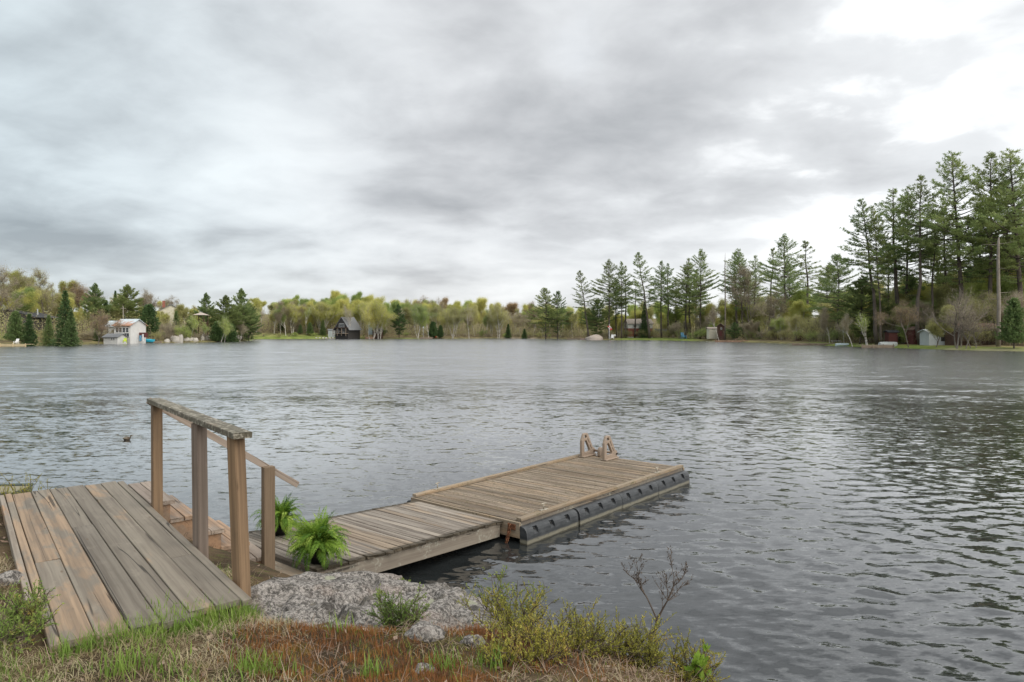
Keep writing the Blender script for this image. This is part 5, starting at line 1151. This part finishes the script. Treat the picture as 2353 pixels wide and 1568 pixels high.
# white two storey house and its boathouse
d_ = 181; zb = zrow(784, d_); w_ = xw(278.7, 319.5, d_); h = zrow(748, d_) - zb
wh = house('house', 'white two storey house with rust streaked metal roof on the left shore', 299, d_, w_, 6, h, 1.5, 'x', 'siding_white', 'rusty_metal_roof', zb, R(-8), ov=.5)
for k in range(4): window(wh, .78, 1.15, (-w_ / 2 + .95 + k * (w_ - 1.4) / 3.4, -3.02, h - 1.25), 0, 0, 1)
window(wh, 1.35, 1.0, (w_ / 2 - 1.0, -3.02, 1.6), 0, 1, 0)
wl = xw(236, 277, d_); put('wing_wall', gable_body(wl, 5.5, h - .2, 1.3, 'x', 'siding_white'), wh, (-w_ / 2 - wl / 2 + .02, 1.6, 0)); put('wing_roof', gable_roof(wl, 5.5, h - .2, 1.3, 'x', 'roof_metal', .5), wh, (-w_ / 2 - wl / 2 + .1, 1.6, 0))
window(wh, 1.3, 1.3, (-w_ / 2 - .9, -1.17, h - 1.6), 0, 1, 0); window(wh, 1.2, 1.7, (-w_ / 2 - 3.6, -1.17, h - 1.7), 0, 1, 0)
put('side_door', MB().box((.6, .08, 1.5), (w_ / 2 + .8, -.2, .75)).mesh('side_door', M['door_blue']), wh); put('door_post', MB().box((.3, .3, 1.9), (w_ / 2 + 1.5, -.2, .9)).mesh('door_post', M['frame_white']), wh); put('annex', MB().box((1.7, 1.2, 1.3), (w_ / 2 + .85, .9, 1.6)).mesh('annex', M['red_paint']), wh)
d_ = 175.5; w_ = xw(249, 283, d_); bh = house('boathouse', 'low white boathouse standing at the water below the white house', 265, d_, w_, 3.6, zrow(775, d_) - .15, .75, 'x', 'siding_white', 'roof_grey', .15, R(-6), 'boathouse', .35)
for k in range(2): window(bh, .42, .45, (w_ / 2 - 1.5 + .55 * k, -1.82, 1.15), 0, 0, 0)
# cream house on the hill
d_ = 222; zb = zrow(745, d_); ch_ = house('house', 'cream gabled house with red brick chimney half hidden on the left hill', 392, d_, 8.2, 9, zrow(718, d_) - zb, 2.2, 'y', 'siding_cream', 'roof_grey', zb, R(28))
put('chimney', MB().box((.8, .8, 2.2), (-2.0, -1.0, 6.4)).mesh('chimney', M['brick']), ch_); window(ch_, 1.4, 1.4, (-1.6, -4.52, 2.2)); window(ch_, 1.4, 1.4, (1.8, -4.52, 2.2))
# gazebo
d_ = 203; zb = zrow(757, d_); gzb = thing('gazebo', 'gazebo with pale pyramid roof among leaning birches', 'gazebo', ((462 - CX) / FOC * d_, d_, zb)); hh = zrow(724.5, d_) - zb
a = 1.8; put('roof', MB().add([(-a, -a, hh), (a, -a, hh), (a, a, hh), (-a, a, hh), (0, 0, hh + .85)], [(0, 1, 4), (1, 2, 4), (2, 3, 4), (3, 0, 4), (3, 2, 1, 0)]).mesh('roof', M['roof_tan']), gzb)
for sx in (-1, 1):
    for sy in (-1, 1): put('post', MB().box((.16, .16, hh + 2), (sx * 1.4, sy * 1.4, hh / 2 - 1)).mesh('post', M['siding_brown']), gzb)
put('floor', MB().box((3.2, 3.2, .2), (0, 0, .9)).mesh('floor', M['siding_brown']), gzb)
for s_ in (-1, 1): put('railing', MB().box((3.0, .08, .9), (0, s_ * 1.45, 1.5)).mesh('railing', M['siding_brown']), gzb)
# utility pole
d_ = 196; up = thing('utility_pole', 'grey utility pole with stay wire behind the white house', 'pole', base_at(283, d_)); h = zrow(704, d_) - up.location.z
put('pole', MB().tube([(0, 0, -.3), (0, 0, h)], [.16, .11], 8).mesh('pole', M['pole_wood']), up); put('stay_wire', MB().tube([(0, 0, h * .75), (2.9, -.5, .5)], .02, 4).mesh('stay_wire', M['metal_grey']), up); put('crossarm', MB().box((1.6, .1, .12), (0, 0, h - .6)).mesh('crossarm', M['pole_wood']), up)
# chalet
d_ = 291; zb = zrow(771, d_); ca = house('chalet', 'near black chalet with steep grey roof and white balcony windows', 799, d_, 6.6, 8.2, zrow(753, d_) - zb, zrow(729.8, d_) - zrow(753, d_), 'y', 'trim_dark', 'roof_grey', zb, R(-24), ov=.9)
hh = zrow(753, d_) - zb; window(ca, 2.5, 1.75, (0, -4.12, hh + .75), 0, 3, 0); window(ca, 1.0, 1.7, (-1.9, -4.12, hh - 1.5), 0, 0, 0); window(ca, 1.8, 1.7, (1.2, -4.12, hh - 1.5), 0, 1, 0)
put('balcony', MB().box((7.0, 1.6, .16), (0, -4.9, hh - 2.5)).mesh('balcony', M['far_wood']), ca); put('balcony', MB().box((7.2, 1.3, .16), (0, -4.75, hh - .15)).mesh('balcony', M['siding_brown']), ca)
for k in range(4): put('balcony_post', MB().box((.16, .16, hh - .2), (-3.3 + 2.2 * k, -5.6, (hh - .2) / 2 - .2)).mesh('balcony_post', M['far_wood']), ca)
put('balcony_rail', MB().box((7.0, .08, .1), (0, -5.62, hh - 1.6)).mesh('balcony_rail', M['far_wood']), ca); put('vent_pipe', MB().tube([(1.2, 1, hh + 2.6), (1.2, 1, hh + 4.0)], .12, 6).mesh('vent_pipe', M['metal_grey']), ca)
house('shed', 'small pale grey shed left of the chalet', 763, 300, 2.8, 2.6, 1.3, .4, 'x', 'metal_grey', 'roof_grey', zrow(766, 300), 0, 'shed', .15)
house('shed', 'shed with pale blue metal roof behind the white birch clumps', 856, 301, 3.4, 3.2, 2.3, 1.1, 'x', 'tarp', 'roof_metal', zrow(759, 301), R(15), 'shed', .3)
sh2 = house('shed', 'dark brown gabled shed behind the tan canoe', 868, 298, 3.6, 3.2, 1.5, 1.1, 'y', 'siding_brown', 'roof_grey', zrow(767, 298), R(-10), 'shed', .3)
put('door', MB().box((.9, .06, 1.5), (.2, -1.63, .75)).mesh('door', M['trim_dark']), sh2)
# brick bungalow
d_ = 268; zb = zrow(768, d_); w_ = xw(1438, 1494, d_); bg_ = house('bungalow', 'bungalow with white upper wall and red brick base behind the pines', 1466, d_, w_, 8, zrow(744, d_) - zb, 1.7, 'x', 'siding_white', 'roof_tan', zb, R(3), ov=.5)
put('brick_base', MB().box((w_ + .1, 8.1, zrow(755, d_) - zb + 1), (0, 0, (zrow(755, d_) - zb) / 2 - .5)).mesh('brick_base', M['brick']), bg_); window(bg_, 1.1, .7, (2.4, -4.03, 3.1)); window(bg_, 1.1, .7, (-2.2, -4.03, 3.1))
fn = thing('fence', 'pale grey board fence right of the bungalow', 'fence', (*base_at(1524, 270)[:2], zrow(768, 270)))
for k in range(8): put('board', MB().box((.78, .06, 1.7), (-2.9 + .82 * k, 0, 1.2)).mesh('board', M['fence_grey']), fn)
# brown privy and beige shed
d_ = 221; pv = house('privy', 'narrow brown outhouse beside the dead pine pole', 1656.5, d_, 2.2, 2.4, zrow(750, d_) - zrow(773, d_), .8, 'y', 'siding_brown', 'roof_brown', zrow(773, d_), R(-20), 'outhouse', .3)
put('door', MB().box((.8, .06, 1.6), (0, -1.23, .85)).mesh('door', M['red_paint']), pv); window(pv, .4, .5, (.2, -1.22, 2.5), 0, 0, 0)
house('shed', 'low beige shed left of the brown outhouse', 1638, 226, 3.4, 2.4, 1.3, .4, 'x', 'siding_cream', 'roof_tan', zrow(765, 226), 0, 'shed', .15)
# right shore: red shed, white shed, grey metal shed, brown cabin
d_ = 139; house('shed', 'dark red shed between pine trunks on the right shore', 2098, d_, 1.6, 2.5, 1.6, .5, 'y', 'red_paint', 'rust_roof', zrow(776, d_), R(5), 'shed', .2)
house('shed', 'tall white shed behind the dark red shed', 2094, 146, 3.0, 3, 2.5, .7, 'y', 'siding_white', 'roof_tan', zrow(770, 146), 0, 'shed', .3)
house('shed', 'small dark topped red box shed behind the rowboat', 2048, 141, 1.8, 1.6, .7, .3, 'x', 'red_paint', 'roof_black', zrow(772, 141), 0, 'shed', .15)
d_ = 132; ms = house('shed', 'pale grey metal shed with dark doorway left of the brown cabin', 2143, d_, xw(2124, 2162, d_), 3, 1.65, .45, 'x', 'metal_grey', 'metal_grey', zrow(784, d_), 0, 'shed', .15)
put('doorway', MB().box((.7, .06, 1.3), (1.0, -1.53, .65)).mesh('doorway', M['trim_dark']), ms)
d_ = 129; w_ = xw(2183, 2288, d_); cb = house('cabin', 'low brown log cabin with rusty roof under the tallest pines', 2236, d_, w_, 5, 2.35, .95, 'x', 'siding_brown', 'rust_roof', zrow(785, d_), R(3), 'cabin', .6)
for k in range(11): put('log', MB().tube([(-w_ / 2 - .05, -2.53, .12 + .2 * k), (-w_ / 2 + 3.0, -2.53, .12 + .2 * k)], .09, 6).mesh('log', M['roof_brown']), cb)
window(cb, 2.6, 1.2, (1.6, -2.53, 1.3), 0, 2, 0, 'siding_brown')
# docks
def far_dock(label, px0, px1, d_, mat='far_wood', h=.45, dp=2.4, posts=4):
    w_ = xw(px0, px1, d_); o_ = thing('dock', label, 'dock', (((px0 + px1) / 2 - CX) / FOC * d_, d_, 0)); put('deck_top', MB().box((w_, dp, .08), (0, 0, h)).mesh('deck_top', M[mat]), o_)
    n = max(2, int(w_ / 3.2))
    for k in range(n): put('side_board', MB().box((w_ / n - .06, .06, h - .12), (-w_ / 2 + w_ / n * (k + .5), -dp / 2 + .05, h / 2)).mesh('side_board', M[mat]), o_)
    for k in range(posts): put('post', MB().tube([(-w_ / 2 + .2 + (w_ - .4) * k / (posts - 1), -dp / 2 - .02, -1.5), (-w_ / 2 + .2 + (w_ - .4) * k / (posts - 1), -dp / 2 - .02, h + .25)], .07, 6).mesh('post', M[mat]), o_)
    return o_
far_dock('pale low dock at the left edge below the lodge', -20, 70, 143.5, 'canoe_tan', .5, 2.5)
dk1 = far_dock('long orange brown dock with bench on the right shore', 1640, 1718, 203.0, 'far_red_wood', .5)
put('bench', MB().box((2.6, .5, .1), (2.5, 0, 1.0)).box((.1, .45, .5), (1.4, 0, .72)).box((.1, .45, .5), (3.6, 0, .72)).mesh('bench', M['far_wood']), dk1)
far_dock('long grey dock lying along the right shore', 1815, 1932, 156, 'far_wood', .45); far_dock('grey dock sticking out below the overturned rowboat', 1973, 2048, 132.5, 'far_wood', .55, 2.2)
far_dock('small wooden landing right of the turquoise boat', 348, 376, 186, 'far_wood', .5, 2.0); far_dock('low wooden landing below the birdhouse', 966, 995, 295.5, 'far_wood', .6, 2.5, 3); far_dock('low landing at the far point', 1302, 1340, 270, 'far_wood', .5, 2.2, 3); far_dock('small brown landing below the birch clumps', 840, 862, 292, 'far_red_wood', .9, 2.2, 3)
bs = thing('boat_stand', 'wooden boat stand at the tip of the left point', 'stand', ((556 - CX) / FOC * 228, 228, 0))
for sx in (-1.1, 1.1):
    for sy in (-.8, .8): put('post', MB().box((.16, .16, 3.2), (sx, sy, .7)).mesh('post', M['far_wood']), bs)
put('beam', MB().box((3.0, .2, .2), (0, -.8, 2.2)).mesh('beam', M['far_wood']), bs); put('beam', MB().box((3.0, .2, .2), (0, .8, 2.2)).mesh('beam', M['far_wood']), bs); put('platform', MB().box((2.6, 1.8, .14), (0, 0, .6)).mesh('platform', M['far_wood']), bs)
# boats
def boat(label, px, d_, L, W, H, mat, rz, z=None, flip=True, name='canoe', tilt_=0.0):
    b_ = thing(name, label, 'boat', base_at(px, d_) if z is None else ((px - CX) / FOC * d_, d_, z), rz); hm, out = hull('hull', L, W, H, M[mat]); hu = put('hull', hm, b_, (0, 0, H * 1.25 if flip else 0), (R(180) + tilt_ if flip else tilt_, 0, 0))
    put('keel', MB().tube([(-L * .42, 0, -.02), (0, 0, -.03), (L * .42, 0, -.02)], .03, 5).mesh('keel', M[mat]), hu); return b_
boat('tan canoe lying upside down below the brown shed', 873, 293, 3.6, 1.0, .45, 'canoe_tan', R(-15)); boat('red canoe lying upside down on the far shore', 891, 293.5, 3.4, 1.0, .45, 'canoe_red', R(-20))
boat('aluminium rowboat lying overturned on the grass', 2041, 134.5, 4.0, 1.7, .75, 'alu', R(14), None, True, 'rowboat', R(14)); boat('pale green canoe upside down behind the small bench', 1935, 148, 3.0, .9, .4, 'tarp', R(5))
tq = thing('pedal_boat', 'turquoise plastic boat at the shore right of the white house', 'boat', ((337 - CX) / FOC * 185, 185, .15), R(8)); hm, _o = hull('hull', 4.0, 1.7, .75, M['turquoise']); put('hull', hm, tq); put('deck_cover', MB().loft([[(x_, .75 * math.cos(a) * k_, .70 + .32 * math.sin(a) * k_) for a in np.linspace(0, math.pi, 8)] for x_, k_ in ((-1.75, .4), (-1.2, .9), (0, 1.0), (1.2, .9), (1.75, .4))], False).mesh('deck_cover', M['turquoise'], True), tq)
# chairs
def chair(label, px, d_, mat, rz=0.0, sc=1.0, z=None):
    c_ = thing('garden_chair', label, 'chair', base_at(px, d_) if z is None else ((px - CX) / FOC * d_, d_, z), rz); c_.scale = (sc,) * 3
    put('seat', MB().box((.6, .55, .06), (0, 0, .36), np.array(Matrix.Rotation(R(8), 3, 'X'))).mesh('seat', M[mat]), c_); put('backrest', MB().box((.62, .06, .85), (0, .36, .72), np.array(Matrix.Rotation(R(-22), 3, 'X'))).mesh('backrest', M[mat]), c_)
    for s_ in (-1, 1):
        put('armrest', MB().box((.12, .7, .05), (s_ * .37, .02, .58)).mesh('armrest', M[mat]), c_)
        for y_ in (-.25, .28): put('leg', MB().box((.07, .07, .6), (s_ * .36, y_, .28)).mesh('leg', M[mat]), c_)
chair('lime green garden chair at the corner of the boathouse', 287, 174, 'lime', R(20), 1.1, .3); chair('white garden chair at the foot of the flagpole', 1407, 252.5, 'frame_white', R(-15), 1.5); chair('pale blue garden chair under trees right of the lawn', 1571, 243, 'blue_chair', R(20), 2.0); chair('white chair on the pale dock at the left edge', 37, 143.5, 'frame_white', 0, 1.0, .55)
# orange inflatables, buoy, birdhouse, flagpole, signs, stones
for k, (px, lb) in enumerate(((518.5, 'left orange inflatable ball at the left point'), (526, 'right orange inflatable ball at the left point'))):
    b_ = put('buoy', MB().loft([[(.62 * math.sin(p_) * math.cos(a), .62 * math.sin(p_) * math.sin(a), .55 - .5 * math.cos(p_)) for a in np.arange(12) * math.pi / 6] for p_ in np.linspace(.02, 3.12, 9)]).mesh('buoy', M['orange'], True), None, ((px - CX) / FOC * 216, 216, 0)); tag(b_, lb, 'buoy', 'orange inflatables at the left point')
tag(put('buoy', MB().loft([[(.45 * math.sin(p_) * math.cos(a), .45 * math.sin(p_) * math.sin(a), .5 - .5 * math.cos(p_)) for a in np.arange(12) * math.pi / 6] for p_ in np.linspace(.02, 3.12, 9)]).mesh('buoy', M['buoy_red'], True), None, base_at(1001, 302)), 'red buoy lying on the far shore right of the birdhouse', 'buoy')
bd = thing('birdhouse', 'white birdhouse on a thin pole on the far shore', 'birdhouse', base_at(973, 299)); h = zrow(754, 299) - bd.location.z
put('pole', MB().tube([(0, 0, 0), (0, 0, h)], .07, 6).mesh('pole', M['metal_grey']), bd); put('box', MB().box((.5, .45, .7), (0, 0, h + .3)).mesh('box', M['frame_white']), bd); put('roof', MB().add([(-.35, -.3, h + .65), (.35, -.3, h + .65), (0, -.3, h + .95), (-.35, .3, h + .65), (.35, .3, h + .65), (0, .3, h + .95)], [(0, 1, 2), (5, 4, 3), (0, 2, 5, 3), (1, 4, 5, 2), (0, 3, 4, 1)]).mesh('roof', M['roof_grey']), bd)
fp = thing('flagpole', 'white flagpole with a limp red and white maple leaf flag', 'flagpole', base_at(1400, 253.5)); h = zrow(745, 253.5) - fp.location.z
put('pole', MB().tube([(0, 0, -.2), (0, 0, h)], [.11, .09], 8).mesh('pole', M['frame_white']), fp)
fl = bpy.data.objects.new('flag', None); link(fl, fp); fl.location = (.12, 0, h - .4); fl.rotation_euler = (0, R(55), R(-10))
for nm, x0_, x1_, mt in (('flag_band', 0, .45, 'flag_red'), ('flag_field', .45, 1.35, 'flag_white'), ('flag_band', 1.35, 1.8, 'flag_red')):
    put(nm, MB().loft([[(x_, .04 * math.sin(x_ * 5), z_), (x_, .04 * math.sin(x_ * 5) + .02, z_)] if False else [(x_, .05 * math.sin(x_ * 5) - .01, 0), (x_, .05 * math.sin(x_ * 5) - .01, -.95), (x_, .05 * math.sin(x_ * 5) + .01, -.95), (x_, .05 * math.sin(x_ * 5) + .01, 0)] for x_ in np.linspace(x0_, x1_, 6)], True, True).mesh(nm, M[mt]), fl)
leafp = [(0, .36), (.06, .22), (.14, .26), (.12, .10), (.24, .16), (.30, .08), (.34, .10), (.30, -.02), (.20, -.12), (.22, -.18), (.03, -.15), (.03, -.34), (-.03, -.34), (-.03, -.15), (-.22, -.18), (-.20, -.12), (-.30, -.02), (-.34, .10), (-.30, .08), (-.24, .16), (-.12, .10), (-.14, .26), (-.06, .22)]
lm = curve_plate('maple_leaf', leafp, [], .012, .001, M['flag_red'])
for y_ in (-.025, .025): put('maple_leaf', lm, fl, (.9, .05 * math.sin(4.5) + y_, -.47), (R(90), 0, 0))
sg = thing('notice_board', 'small blank white notice board on a post right of the flagpole', 'sign', base_at(1411.5, 254)); put('panel', MB().box((1.1, .06, .6), (0, 0, 1.3)).mesh('panel', M['frame_white']), sg); put('post', MB().box((.1, .1, 1.2), (0, .05, .5)).mesh('post', M['far_wood']), sg)
def boulder(label, px, d_, w_, dp, h, seed, name='boulder', group=None, mat='sand_stone', z=None):
    rs = []
    for i in range(9):
        ph = math.pi * (i + .03) / 8.06 * .62; ring = []
        for j in range(14):
            th_ = 2 * math.pi * j / 14; v_ = Vector((math.sin(ph) * math.cos(th_), math.sin(ph) * math.sin(th_), math.cos(ph))); k_ = 1 + .3 * mnoise.noise(v_ * 1.6 + Vector((seed * 3.1, 0, 0))); ring.append((v_.x * k_ * w_ / 2, v_.y * k_ * dp / 2, v_.z * k_ * h))
        rs.append(ring)
    b_ = put(name, MB().loft(rs).mesh(name, M[mat], True)); x_, y_, z_ = base_at(px, d_); b_.location = (x_, y_, (z_ if z is None else z)); return tag(b_, label, 'rock', group)
boulder('broad sloping grey rock slab at the water left of the flagpole', 1366, 256, 7.2, 5, 2.0, 1.0, 'rock_slab', None, 'roof_tan', -.1)
for k in range(13): boulder('pale stone of the low row at the water before the chalet', 727 + 7.6 * k, 296 - 1.0, 1.3, 1.0, .75, k * 1.7, 'shore_stone', 'row of pale stones before the chalet', 'sand_stone', -.05)
rb = random.Random(9)
for k in range(16): boulder('grey boulder on the rocky bank right of the white house', 385 + 11 * k + rb.uniform(-4, 4), shore_d(385 + 11 * k) + rb.uniform(0, 3), rb.uniform(1.2, 3.0), rb.uniform(1, 2.0), rb.uniform(.8, 2.0), k * 2.3, 'boulder', 'boulders on the rocky bank of the left point', 'sand_stone')
for k in range(8): boulder('brown boulder at the water on the far right point', 1318 + 6 * k, 262 + 3 - k * .9, rb.uniform(1.0, 2.0), 1.2, rb.uniform(.5, .9), k * 1.3, 'boulder', 'boulders of the far right point', 'roof_brown')
for px, d_, lb in ((1272, 298, 'left white post of the swing seat at the far point'),): pass
bn = thing('bench', 'small pale bench on the grass right of the grey dock', 'bench', base_at(1922, 157)); put('seat', MB().box((2.2, .5, .08), (0, 0, .55)).mesh('seat', M['frame_white']), bn)
for s_ in (-1, 1): put('leg', MB().box((.1, .4, .7), (s_ * .9, 0, .2)).mesh('leg', M['far_wood']), bn)
boat('dark brown upturned boat among shrubs behind the grey dock', 1852, 186, 5.5, 2.0, 1.2, 'siding_brown', R(4), None, True, 'rowboat')
